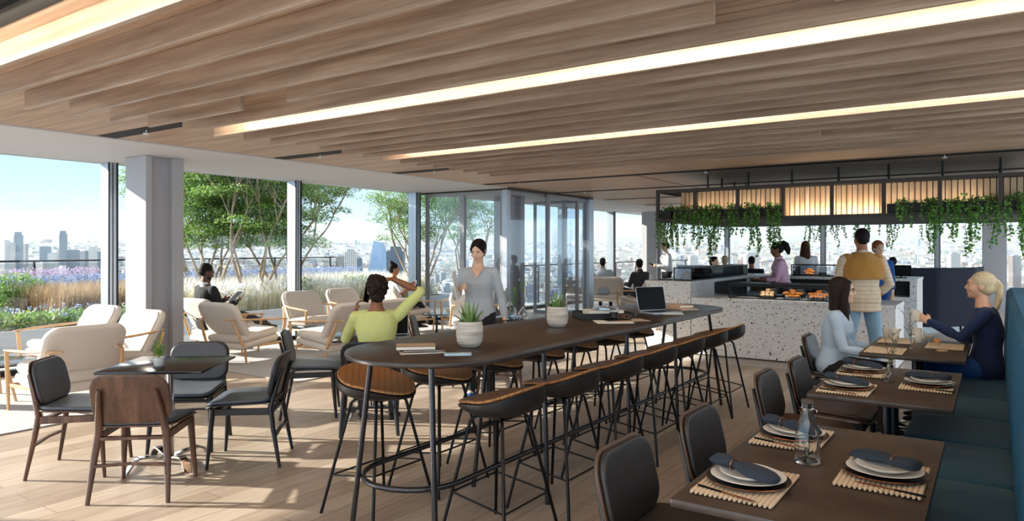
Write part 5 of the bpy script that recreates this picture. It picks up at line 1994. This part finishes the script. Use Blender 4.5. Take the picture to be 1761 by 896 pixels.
    # --- face
    if g['face']:
        e = MB()
        for sx in (-1, 1): e.ell((sx * .031, .0745, .004), .0115, .010, .0052, M=HM)
        ey = e.build('eye', 'eye_white', t, 60)
        e = MB()
        for sx in (-1, 1): e.ell((sx * .031, .0815, .004), .006, .0045, .006, M=HM)
        e.build('iris', 'eye_dark', ey, 60)
        e = MB()
        for sx in (-1, 1): e.tube([(sx * .016, .091, .02), (sx * .031, .091, .026), (sx * .047, .079, .02)], [.0022, .003, .0015], 6, M=HM)
        e.build('eyebrow', g.get('brow', 'brow_dark'), t, 60)
        e = MB()
        smile = g.get('smile', 0)
        e.tube([(-.022, .083, -.0615 + .005 * smile), (-.01, .092, -.0625), (0, .0945, -.063), (.01, .092, -.0625), (.022, .083, -.0615 + .005 * smile)], [.0015, .004, .0045, .004, .0015], 8, M=HM)
        e.build('mouth', g.get('lips', 'lip_soft'), t, 60)
    # --- hair
    h = MB()
    hh = lambda c, rx, ry, rz_: h.ell(c, rx, ry, rz_, M=HM, n=18, m=12)
    sty = g['style']
    if sty == 'bald':
        hh((0, -.02, .036), .0755, .09, .088)
    else:
        k = {'short': 1.0}.get(sty, 1.02)
        if sty == 'crop':
            hh((0, -.02, .038), .079, .093, .09)
            hh((0, -.042, .0), .068, .06, .062)
        else:
            hh((0, -.024, .04), .083 * k, .097 * k, .09 * k)
            hh((0, -.045, -.01), .073 * k, .068 * k, .075)
    if sty == 'cap': hh((0, -.01, .06), .088, .1, .075)
    if sty == 'short': hh((0, .035, .095), .055, .045, .03)
    if sty == 'bun':
        hh((0, -.06, .105), .055, .055, .05)
        hh((0, -.07, .135), .04, .04, .03)
    if sty == 'messy':
        random.seed(5)
        for i in range(26):
            v_ = rv(1).normalized()
            if v_.y > .5 and v_.z < .4: continue
            hh((v_.x * .07, v_.y * .075 - .03, v_.z * .08 + .03), .03, .03, .03)
        hh((0, -.06, -.05), .06, .045, .06)
    if sty in ('long', 'pony', 'longback'):
        pass
    if sty == 'long':
        rings = []
        for z, w_, dy, cy_ in ((.1, .06, .07, -.02), (.05, .086, .09, -.025), (-.02, .09, .075, -.04), (-.1, .094, .065, -.05), (-.18, .096, .06, -.055), (-.27, .085, .05, -.05), (-.34, .05, .03, -.045)):
            rings.append([(w_ * math.cos(q) * 1.0, cy_ + dy * math.sin(q) * (.75 if math.sin(q) > 0 else 1), z) for q in [2 * PI * i / 18 for i in range(18)]])
        h.loft(rings, M=HM)
        for sx in (-1, 1):
            h.tube([(sx * .045, .055, .085), (sx * .078, .04, .03), (sx * .085, .02, -.05), (sx * .088, .02, -.15), (sx * .08, .03, -.27), (sx * .07, .035, -.35)], [.024, .034, .037, .036, .03, .008], 10, M=HM)
    if sty == 'longback':
        rings = []
        for z, w_, dy, cy_ in ((.1, .06, .06, -.02), (.03, .09, .09, -.03), (-.08, .1, .07, -.05), (-.18, .11, .065, -.06), (-.3, .105, .055, -.06), (-.42, .085, .045, -.055), (-.5, .04, .02, -.05)):
            rings.append([(w_ * math.cos(q), cy_ + dy * math.sin(q), z) for q in [2 * PI * i / 18 for i in range(18)]])
        h.loft(rings, M=HM)
    if sty == 'pony':
        z0 = g.get('ponyz', .05)
        h.tube([(0, -.09, z0), (0, -.125, z0 + .012), (0, -.145, z0 - .03), (.0, -.145, z0 - .12), (0, -.13, z0 - .22), (0, -.11, z0 - .31)], [.016, .022, .026, .028, .024, .006], 12, M=HM)
    if sty == 'afro_pony':
        h.tube([(0, -.09, .07), (0, -.13, .08), (0, -.165, .03), (0, -.17, -.06), (0, -.165, -.14)], [.03, .045, .055, .05, .02], 12, M=HM)
    if sty == 'sidebang':
        for sx in (-1, 1): h.tube([(sx * .008, .062, .104), (sx * .042, .066, .076), (sx * .068, .04, .03), (sx * .074, .005, -.025)], [.012, .014, .014, .01], 10, M=HM)
        hh((0, -.085, -.02), .05, .04, .045)
    h.build('hair', g['hair'], t, 0, remesh=.009 if g['vox'] < .012 else .013, sm=1 if sty == 'messy' else 2, disp=(.03, .025) if sty == 'messy' else None)
    if g.get('beard'):
        q = MB()
        q.ell((0, .044, -.084), .05, .05, .04, M=HM)
        q.ell((0, .03, -.06), .062, .045, .045, M=HM)
        q.build('beard', g['hair'], t, 0, remesh=.009, sm=2)
    # --- clothes
    c = MB()
    torso(c, .018, -.2 if g['hem'] >= 0 else .02, .95, g.get('flare', 0))
    if g['hem'] > 0:      # shirt hangs below the hip
        rings = []
        for u, a in ((.1, .0), (-.1, .005), (-.1 - g['hem'], .012)):
            cc = spine(0) + up * u
            rings.append([cc + side * (.172 * s + a + .012) * math.cos(q) + fwd * (.125 * s + a + .012) * math.sin(q) for q in [2 * PI * k / 20 for k in range(20)]])
        c.loft(rings)
    for k in 'LR': arm(c, k, .011, g['sleeve'])
    if g['neck'] == 'roll':
        c.tube([N - up * .02, N + (Hd - N) * .45], [.072 * s, .066 * s], 16)
    elif g['neck'] == 'collar':
        c.tube([N - up * .02, N + (Hd - N) * .22], [.07 * s, .064 * s], 16)
    c.build('top', g['shirt'], t, 0, remesh=g['vox'], sm=4, disp=(.012, .09) if g['vox'] < .012 else None)
    p = MB()
    torso(p, .003, -.2, .1)
    for k in 'LR': leg(p, k, g.get('loose', .01), .97)
    p.build('trousers', g['pants'], t, 0, remesh=g['vox'], sm=3, disp=(.004, .07) if g['vox'] < .012 else None)
    for k in 'LR':
        Hh, K, An, fd = legs[k]
        sd = V((fd.y, -fd.x, 0))
        up2 = V((0, 0, 1))
        rings = []
        for u, w_, h_, zb in ((-.07, .025, .05, 0), (-.045, .036, .075, 0), (.02, .038, .08, 0), (.09, .044, .055, 0), (.15, .042, .04, 0), (.185, .022, .028, 0)):
            cc = An + fd * u * s
            zt = An.z - .075
            rings.append([V((cc.x, cc.y, 0)) + sd * w_ * s * x_ + up2 * (zt + (h_ * z_)) for x_, z_ in ((-1, 0), (1, 0), (1, .5), (.6, 1), (-.6, 1), (-1, .5))])
        M0 = MB().loft(rings)
        M0.build('shoe', g['shoes'], t, 50, sub=1)
    return t, HM, arms, fwd, side, N, P


def part(t, name, mb, mat, **k):
    return mb.build(name, mat, t, **k)


# standing woman with papers, walking towards the camera
t, HM, ar, fw, sd, N, P = person('woman in a grey V-neck sweater walking past the long table with papers in one hand', (-4.36, 5.75, 0), yaw(.45, -.89), (0, 0, .93), (0, .01, 1.385),
    dict(fem=True, skin='skin_pale', hair='hair_black', style='sidebang', shirt='wool_grey', sleeve=.72, pants='cloth_black', vox=.0075, headpitch=-.3, headyaw=-.2, lips='lip',
         armR=((.35, -.1, -1), (-.35, .75, .35)), armL=((-.28, -.02, -1), (-.2, .18, -1)), curlR=1.0, palmR=(-1, .2, 0), curlL=.55, palmL=(1, 0, 0),
         legL=((-.03, .18, -1), (0, -.12, -1)), legR=((.03, -.08, -1), (0, -.25, -1)), s=.985, shoes='denim_blue'))
vn = MB()
A0 = [(-.062, .05, .985), (.062, .05, .985), (0, .128, .73)]
ctr = []
v_ = MB()
for (x, yy, u) in ((-.062, .084, .97), (.062, .084, .97), (.034, .13, .86), (0, .146, .73), (-.034, .13, .86)): ctr.append(tuple(P.lerp(N, u) + sd * x + fw * yy))
v_.add(ctr + [tuple(V(c) - fw * .05) for c in ctr], [(0, 1, 2, 3, 4), (9, 8, 7, 6, 5), (0, 4, 9, 5), (4, 3, 8, 9), (3, 2, 7, 8), (2, 1, 6, 7), (1, 0, 5, 6)])
v_.build('neckline', 'skin_pale', t, 0)
W = ar['L'][2]
MB().tube([tuple(W - ar['L'][3] * .01 + (sd * math.cos(a) + fw * math.sin(a)) * .031) for a in [2 * PI * i / 16 for i in range(16)]], .006, 6, closed=True).build('bracelet', 'rubber', t)
W = t.matrix_basis @ ar['R'][2]
o = thing('paper_sheaf', 'sheaf of white papers held upright by the walking woman', 'papers', tuple(W + V((.02, -.06, -.09))), yaw(.3, -.95))
MB().box(-.004, .004, -.08, .08, .0, .27).build('sheets', 'paper', o, 0)
o.rotation_euler = (R(10), R(-8), yaw(-.45, .9))

# woman in the lime top, back to the camera, one arm over her head, phone at her ear
t, HM, ar, fw, sd, N, P = person('woman in a lime top seen from behind, phoning with one arm over her head', (-4.42, 4.36, 0), yaw(-.68, .73), (0, -.03, .56), (0, .02, 1.04),
    dict(fem=True, skin='skin_brown', hair='hair_darkbrown', style='messy', shirt='cloth_lime', sleeve=.05, pants='cloth_charcoal', vox=.008, headpitch=.0, headyaw=.1, headroll=-.1,
         armL=((-.3, .5, -.6), (.35, -.2, 1)), armR=((.68, .1, .7), (-.87, .03, .42)), curlR=.55, palmR=(0, 0, -1), handR=(-1, 0, .02), curlL=.9, palmL=(1, 0, .1), handL=(.25, .1, 1),
         legL=((-.1, 1, -.05), (0, .1, -1)), legR=((.1, 1, -.05), (0, -.1, -1)), s=1.07, face=False))
W = t.matrix_basis @ ar['L'][2]
hx = t.matrix_basis @ (HM @ V((-.085, .01, -.03)))
o = thing('mobile_phone', 'dark phone at the ear of the woman in lime', 'phone', tuple(hx), t.rotation_euler.z)
MB().slab(rrect(-.035, .035, -.07, .07, .008, 4), -.004, .004, .001, M=Matrix.Rotation(R(55), 4, 'Z') @ Matrix.Rotation(R(90), 4, 'X')).build('phone_body', 'screen_black', o, 30)
o.rotation_euler = (R(-12), R(8), t.rotation_euler.z)

# man in black suit with tablet
t, HM, ar, fw, sd, N, P = person('bearded man in a black suit reading a tablet in a lounge chair by the column', (-9.5, 6.07, 0), yaw(.08, .99), (0, -.1, .5), (0, -.14, 1.04),
    dict(skin='skin_dark', hair='hair_black', style='crop', beard=True, shirt='cloth_black', neck='none', pants='cloth_charcoal', vox=.010, headpitch=-.32, headyaw=-.15,
         armL=((-.15, .45, -1), (.2, 1, .35)), armR=((.15, .4, -1), (-.25, 1, .38)), curlL=.8, curlR=.9, palmL=(.5, 0, .6), palmR=(-.5, 0, .6), s=1.12,
         legL=((-.05, 1, .06), (0, .35, -1)), legR=((.02, 1, .2), (-.1, .95, -.35)), footR=(0, 1, .3), lips='lip_soft'))
MB().tube([N - V((0, 0, .03)), N + (V((0, .01, 1))) * .035], [.074, .062], 16).build('shirt_collar', 'cloth_white', t)
for k in 'LR': MB().tube([ar[k][2] - ar[k][3] * .025, ar[k][2] + ar[k][3] * .005], [.04, .036], 14).build('cuff', 'cloth_white', t)
W = t.matrix_basis @ ((ar['L'][2] + ar['R'][2]) / 2 + V((0, .1, .06)))
o = thing('tablet', 'tablet with a pale cover held by the man in the black suit', 'tablet', tuple(W), t.rotation_euler.z)
MB().slab(rrect(-.09, .09, -.12, .12, .01, 3), 0, .008, .001).build('tablet_body', 'cloth_white', o, 30)
MB().slab(rrect(-.083, .083, -.112, .112, .008, 3), .008, .0088).build('screen', 'screen_black', o, 0)
o.rotation_euler = (R(42), 0, t.rotation_euler.z)

# woman with hair bun
t, HM, ar, fw, sd, N, P = person('woman in a white T-shirt with her hair in a bun, sitting by the windows', (-9.15, 9.6, 0), yaw(.5, .86), (0, -.05, .54), (0, -.1, 1.03),
    dict(fem=True, skin='skin_tan', hair='hair_black', style='bun', shirt='cloth_white', sleeve=-.25, pants='cloth_black', vox=.011, headyaw=-.25, headpitch=-.08,
         armL=((-.2, .3, -1), (.3, 1, .4)), armR=((.2, .45, -1), (-.1, .8, .75)), curlR=.9, curlL=.7, palmR=(-1, .2, .2),
         legL=((-.05, 1, .05), (0, .2, -1)), legR=((.12, 1, .08), (.1, .6, -.9)), s=.97))
o = thing('cup', 'small cup held up by the woman with the hair bun', 'cup', tuple(t.matrix_basis @ (ar['R'][2] + ar['R'][3] * .09 + V((-.03, .02, 0)))), 0)
MB().lathe([(.02, -.03), (.028, .03), (.026, .03), (.018, -.026), (.004, -.027)], 18).build('body', 'white_ceramic', o)

# two men beyond the glass
person('man in a grey shirt seen from behind on the sofa beyond the glass doors', (-8.42, 16.25, 0), yaw(-.35, .93), (.12, -.12, .52), (.1, -.1, 1.05),
    dict(skin='skin_tan', hair='hair_black', style='short', shirt='cloth_greyblue', neck='collar', pants='cloth_charcoal', vox=.013, face=False, s=1.02,
         armL=((-.2, .35, -1), (.3, 1, -.2)), armR=((.25, .3, -1), (-.1, 1, -.25)), legL=((-.1, 1, .03), (0, .1, -1)), legR=((.1, 1, .03), (0, .2, -1))))
person('man in a dark suit with crossed legs seen from behind beside the counter', (-6.85, 15.15, 0), yaw(-.9, .45), (0, -.12, .52), (0, -.08, 1.05),
    dict(skin='skin_light', hair='hair_black', style='short', shirt='cloth_charcoal', neck='collar', pants='cloth_charcoal', vox=.013, face=False, headyaw=-.35, s=1.02,
         armL=((-.2, .35, -1), (.3, 1, .1)), armR=((.25, .35, -1), (-.2, 1, .1)), legL=((-.1, 1, .25), (.45, .5, -.75)), legR=((.05, 1, .03), (0, .1, -1)), footL=(.3, 1, 0)))
# waiter
t, HM, ar, fw, sd, N, P = person('waiter in a white shirt and black tie writing on a pad left of the counter', (-7.05, 17.4, 0), yaw(-.75, -.66), (0, 0, .96), (0, .02, 1.46),
    dict(skin='skin_pale', hair='hair_black', style='short', shirt='cloth_white', neck='collar', hem=-.1, pants='cloth_black', vox=.012, headpitch=-.35, s=1.04, hemtuck=1,
         armL=((-.15, .1, -1), (.35, 1, .05)), armR=((.15, .1, -1), (-.35, 1, .05)), curlL=.8, curlR=.8, palmL=(1, 0, .4), palmR=(-1, 0, .4)))
MB().bar(tuple(N + fw * .085 + V((0, 0, -.01))), tuple(N + fw * .14 - V((0, 0, .33))), .03, .008, .055, .008).build('tie', 'cloth_black', t, 0)
o = thing('order_pad', 'black order pad held by the waiter', 'notepad', tuple(t.matrix_basis @ ((ar['L'][2] + ar['R'][2]) / 2 + V((0, .12, .02)))), t.rotation_euler.z)
MB().box(-.1, .1, -.08, .08, 0, .02).build('cover', 'screen_black', o, 0)
o.rotation_euler = (R(35), 0, t.rotation_euler.z)

# baristas
t, HM, ar, fw, sd, N, P = person('barista in a pink shirt looking down at a plate behind the front counter', (-2.86, 11.95, 0), yaw(-.93, -.37), (0, -.02, .96), (0, .05, 1.40),
    dict(fem=True, skin='skin_brown', hair='hair_black', style='afro_pony', shirt='cloth_pink', neck='collar', sleeve=.55, pants='cloth_charcoal', vox=.0095, headpitch=-.3, lips='lip_soft', s=1.0,
         armL=((-.1, .25, -1), (.25, 1, -.05)), armR=((.15, .3, -1), (-.15, 1, -.08)), curlL=.6, curlR=.8, palmL=(.2, 0, 1), palmR=(-.3, 0, .8)))
o = thing('serving_plate', 'dark oval plate in the hands of the pink-shirted barista', 'plate', tuple(t.matrix_basis @ ((ar['L'][2] + ar['R'][2]) / 2 + V((0, .1, .01)))), 0)
MB().lathe([(.05, 0), (.1, .008), (.11, .014), (.1, .014), (.02, .006)], 26).build('dish', 'black_ceramic', o)
person('woman with long brown hair and a white top seen from behind beyond the rear case', (-3.05, 14.65, 0), yaw(-.3, .95), (0, 0, .97), (0, .0, 1.44),
    dict(fem=True, skin='skin_light', hair='hair_long', style='longback', shirt='cloth_white', pants='cloth_charcoal', vox=.012, face=False, headyaw=-.4))
person('ginger-haired barista in denim behind the counter, half hidden by the man', (-1.46, 11.95, 0), yaw(.25, -.97), (0, 0, .96), (0, .02, 1.41),
    dict(fem=True, skin='skin_pale', hair='hair_auburn', style='bun2', shirt='denim_blue', pants='denim_blue', vox=.01, headyaw=.35, headpitch=-.15, sleeve=.6,
         armR=((.1, .1, -1), (-.1, .6, -.8)), armL=((-.1, .1, -1), (.1, .6, -.8))))
# man with the mustard jumper
t, HM, ar, fw, sd, N, P = person('man seen from behind in a checked shirt with a mustard jumper over his shoulders', (-1.29, 9.2, 0), yaw(-.5, .87), (0, 0, .985), (0, .0, 1.505),
    dict(skin='skin_tan', hair='hair_black', style='crop', shirt='plaid', neck='collar', sleeve=.45, pants='denim_light', vox=.0085, face=False, s=1.09, hem=.06, flare=.05, loose=.014,
         armL=((-.3, .02, -1), (.2, .6, -.5)), armR=((.32, -.12, -1), (-.55, .45, -.75)), curlL=.9, curlR=.9, palmR=(-1, .3, 0), legL=((-.12, 0, -1), (0, 0, -1)), legR=((.12, 0, -1), (0, 0, -1)), shoes='cloth_charcoal'))
j = MB()
rings = []
for u, a, bb in ((.42, .235, .155), (.6, .245, .16), (.74, .24, .155), (.86, .21, .13), (.95, .125, .095), (1.02, .085, .08)):
    cc = P.lerp(N, u) - fw * .02
    rings.append([cc + sd * a * math.cos(q) + fw * bb * math.sin(q) for q in [2 * PI * k / 22 for k in range(22)]])
j.loft(rings)
for sx in (-1, 1): j.ell(tuple(P.lerp(N, .88) + sd * sx * .165), .075, .075, .07)
j.tube([tuple(N - V((0, 0, .0)) + (sd * math.cos(a) * .078 + fw * math.sin(a) * .075)) for a in [2 * PI * k / 14 for k in range(14)]], .022, 8, closed=True)
for sx in (-1, 1): j.tube([tuple(N + sd * sx * .1 - fw * .0), tuple(N + sd * sx * .07 + fw * .11 - V((0, 0, .08))), tuple(N + fw * .16 - V((0, 0, .2)) + sd * sx * .03)], [.03, .03, .02], 8)
j.build('jumper', 'cloth_mustard', t, 0, remesh=.009, sm=3, disp=(.02, .1))

# woman with glasses
t, HM, ar, fw, sd, N, P = person('smiling woman with long dark hair, glasses and a pale blue roll-neck', (-1.12, 6.72, 0), yaw(1, .05), (0, -.06, .555), (0, -.01, 1.04),
    dict(fem=True, skin='skin_pale', hair='hair_darkbrown', style='long', shirt='wool_blue', neck='roll', pants='cloth_black', vox=.0075, headyaw=.05, headpitch=.02, smile=1, lips='lip', s=1.0,
         armR=((.12, .25, -1), (-.05, 1, -.12)), armL=((-.14, .2, -1), (.1, 1, -.1)), curlL=.5, curlR=.4, palmR=(0, 0, -1), palmL=(0, 0, -1),
         legL=((-.02, 1, -.0), (0, .05, -1)), legR=((.08, 1, -.02), (0, -.05, -1))))
gl = MB()
for sx in (-1, 1):
    gl.tube([(sx * .032 + .023 * math.cos(a), .098 - abs(math.cos(a)) * .004, .003 + .017 * math.sin(a)) for a in [2 * PI * k / 14 for k in range(14)]], .002, 6, closed=True, M=HM)
    gl.tube([(sx * .055, .094, .008), (sx * .076, .05, .01), (sx * .08, -.01, .004)], .0017, 6, M=HM)
gl.tube([(-.009, .1, .006), (.009, .1, .006)], .0018, 6, M=HM)
gl.build('glasses', 'screen_black', t)
# blonde woman
t, HM, ar, fw, sd, N, P = person('smiling blonde woman with a ponytail and navy blouse raising a mug on the banquette', (-.1, 7.2, 0), yaw(-1, -.08), (0, -.03, .575), (0, -.02, 1.09),
    dict(fem=True, skin='skin_light', hair='hair_blonde', style='pony', ponyz=.04, shirt='cloth_navy', neck='round', pants='denim_blue', vox=.0075, headyaw=-.05, headpitch=.06, smile=1, lips='lip_soft', brow='hair_auburn', s=1.0,
         armR=((.1, .42, -.9), (.1, .2, -1)), armL=((-.15, .7, -.75), (.12, .85, .45)), curlL=1.1, palmL=(1, .1, 0), curlR=.5, flare=.05, bend=.03,
         legL=((-.03, 1, .02), (0, .02, -1)), legR=((.08, 1, -.0), (0, .02, -1))))
o = thing('mug', 'white mug raised by the ponytailed woman', 'mug', tuple(t.matrix_basis @ (ar['L'][2] + ar['L'][3] * .12 + V((.02, .01, -.01)))), t.rotation_euler.z)
MB().lathe([(.034, -.05), (.038, -.046), (.04, .045), (.04, .05), (.037, .048), (.035, -.04), (.01, -.044)], 28).build('body', 'cream_ceramic', o)
MB().tube([(-.038, 0, .03), (-.062, 0, .025), (-.066, 0, -.005), (-.058, 0, -.028), (-.038, 0, -.03)], .005, 8).build('handle', 'cream_ceramic', o)
# diners whose heads show over the counters
for q_, (lab, x, y, hr, sk, sh_, ya, st_) in enumerate( [('dark-haired man seated beyond the long glass case, left of the mullion', -4.95, 14.8, 'hair_black', 'skin_pale', 'cloth_white', yaw(.9, -.2), 'short'), ('fair-haired person seen from behind by the mullion beyond the long case', -5.4, 17.0, 'hair_blonde', 'skin_light', 'cloth_greyblue', yaw(-.5, .85), 'longcrop'),
                            ('short-haired man seen from behind over the small navy booth screen', -4.55, 16.25, 'hair_black', 'skin_tan', 'cloth_charcoal', yaw(-.5, .85), 'crop'), ('short-haired man seen from behind over the tall navy booth screen', -1.75, 16.6, 'hair_darkbrown', 'skin_light', 'cloth_charcoal', yaw(-.5, .85), 'crop')]):
    person(lab, (x, y, 0), ya, (0, 0, .6), (0, 0, 1.12), dict(skin=sk, hair=hr, style=st_, shirt=sh_, vox=.014, face=False, legL=((-.1, 1, 0), (0, 0, -1)), legR=((.1, 1, 0), (0, 0, -1)), armL=((-.1, .3, -1), (.1, 1, 0)), armR=((.1, .3, -1), (-.1, 1, 0))))
    c_ = thing('booth_bench', ('navy bench block under the dark-haired man beyond the long glass case', 'navy bench block under the fair-haired person by the mullion', 'navy bench block hidden by the small booth screen', 'navy bench block hidden by the tall booth screen')[q_], 'bench', (x, y, 0), ya)
    MB().box(-.3, .3, -.25, .2, .1, .5).build('seat_block', 'navy_cloth', c_, 0, bev=.02)
    MB().box(-.27, .27, -.22, .17, 0, .1).build('plinth', 'canopy_black', c_, 0)
for me_, nm_ in WANT: me_.materials.append(M_[nm_])
# ---------------------------------------------------------------- camera, sun, sky
cam = bpy.data.cameras.new('camera')
cam.sensor_width = 36
cam.lens = 36 * 1208 / 1761
cam.shift_y = -(448 - 428) / 1761
cam.clip_end = 60000
cam.clip_start = .05
co = bpy.data.objects.new('camera', cam)
COL.objects.link(co)
co.location = (0, 0, 1.56)
co.rotation_euler = (R(90), 0, R(34.48))
SC.camera = co
sun = bpy.data.lights.new('sun', 'SUN')
sun.energy = SUN_E
sun.angle = R(.6)
sun.color = (1, .93, .82)
so = bpy.data.objects.new('sun', sun)
COL.objects.link(so)
d = V((.87, .48, -math.tan(R(19.5)) * math.hypot(.87, .48)))
so.rotation_euler = d.to_track_quat('-Z', 'Y').to_euler()
w = bpy.data.worlds.new('world')
SC.world = w
w.use_nodes = True
nt = w.node_tree
bg = nt.nodes['Background']
tc = nt.nodes.new('ShaderNodeTexCoord')
sx = nt.nodes.new('ShaderNodeSeparateXYZ')
nt.links.new(tc.outputs['Generated'], sx.inputs[0])
rp = nt.nodes.new('ShaderNodeValToRGB')
for i, (p, c) in enumerate(SKY):
    e = rp.color_ramp.elements
    if i >= 2: e.new(.5)
    e[i].position = p
    e[i].color = hexc(c)
nt.links.new(sx.outputs[2], rp.inputs[0])
mu = nt.nodes.new('ShaderNodeMapRange')
mu.inputs[1].default_value, mu.inputs[2].default_value, mu.inputs[3].default_value, mu.inputs[4].default_value = .16, .5, 1, SKY_T
nt.links.new(sx.outputs[2], mu.inputs[0])
ml = nt.nodes.new('ShaderNodeMath')
ml.operation = 'MULTIPLY'
nt.links.new(mu.outputs[0], ml.inputs[0])
dp = nt.nodes.new('ShaderNodeVectorMath')
dp.operation = 'DOT_PRODUCT'
nt.links.new(tc.outputs['Generated'], dp.inputs[0])
dp.inputs[1].default_value = (.6, -.8, .0)
mr = nt.nodes.new('ShaderNodeMapRange')
mr.inputs[1].default_value, mr.inputs[2].default_value, mr.inputs[3].default_value, mr.inputs[4].default_value = 0, 1, SKY_S, SKY_S * (1 + SKY_B)
nt.links.new(dp.outputs['Value'], mr.inputs[0])
nt.links.new(mr.outputs[0], ml.inputs[1])
nt.links.new(ml.outputs[0], bg.inputs[1])
nt.links.new(rp.outputs[0], bg.inputs[0])
cy = SC.cycles
cy.use_denoising = True
cy.denoiser = 'OPENIMAGEDENOISE'
cy.max_bounces = 8
cy.diffuse_bounces = 4
cy.glossy_bounces = 3
cy.transmission_bounces = 6
cy.transparent_max_bounces = 24
cy.sample_clamp_indirect = 6
cy.caustics_reflective = False
cy.caustics_refractive = False
cy.use_adaptive_sampling = True
cy.adaptive_threshold = .015
vs = SC.view_settings
vs.view_transform = 'Standard'
vs.look = 'None'
vs.gamma = 1
vs.use_curve_mapping = False
vs.exposure = EXPO
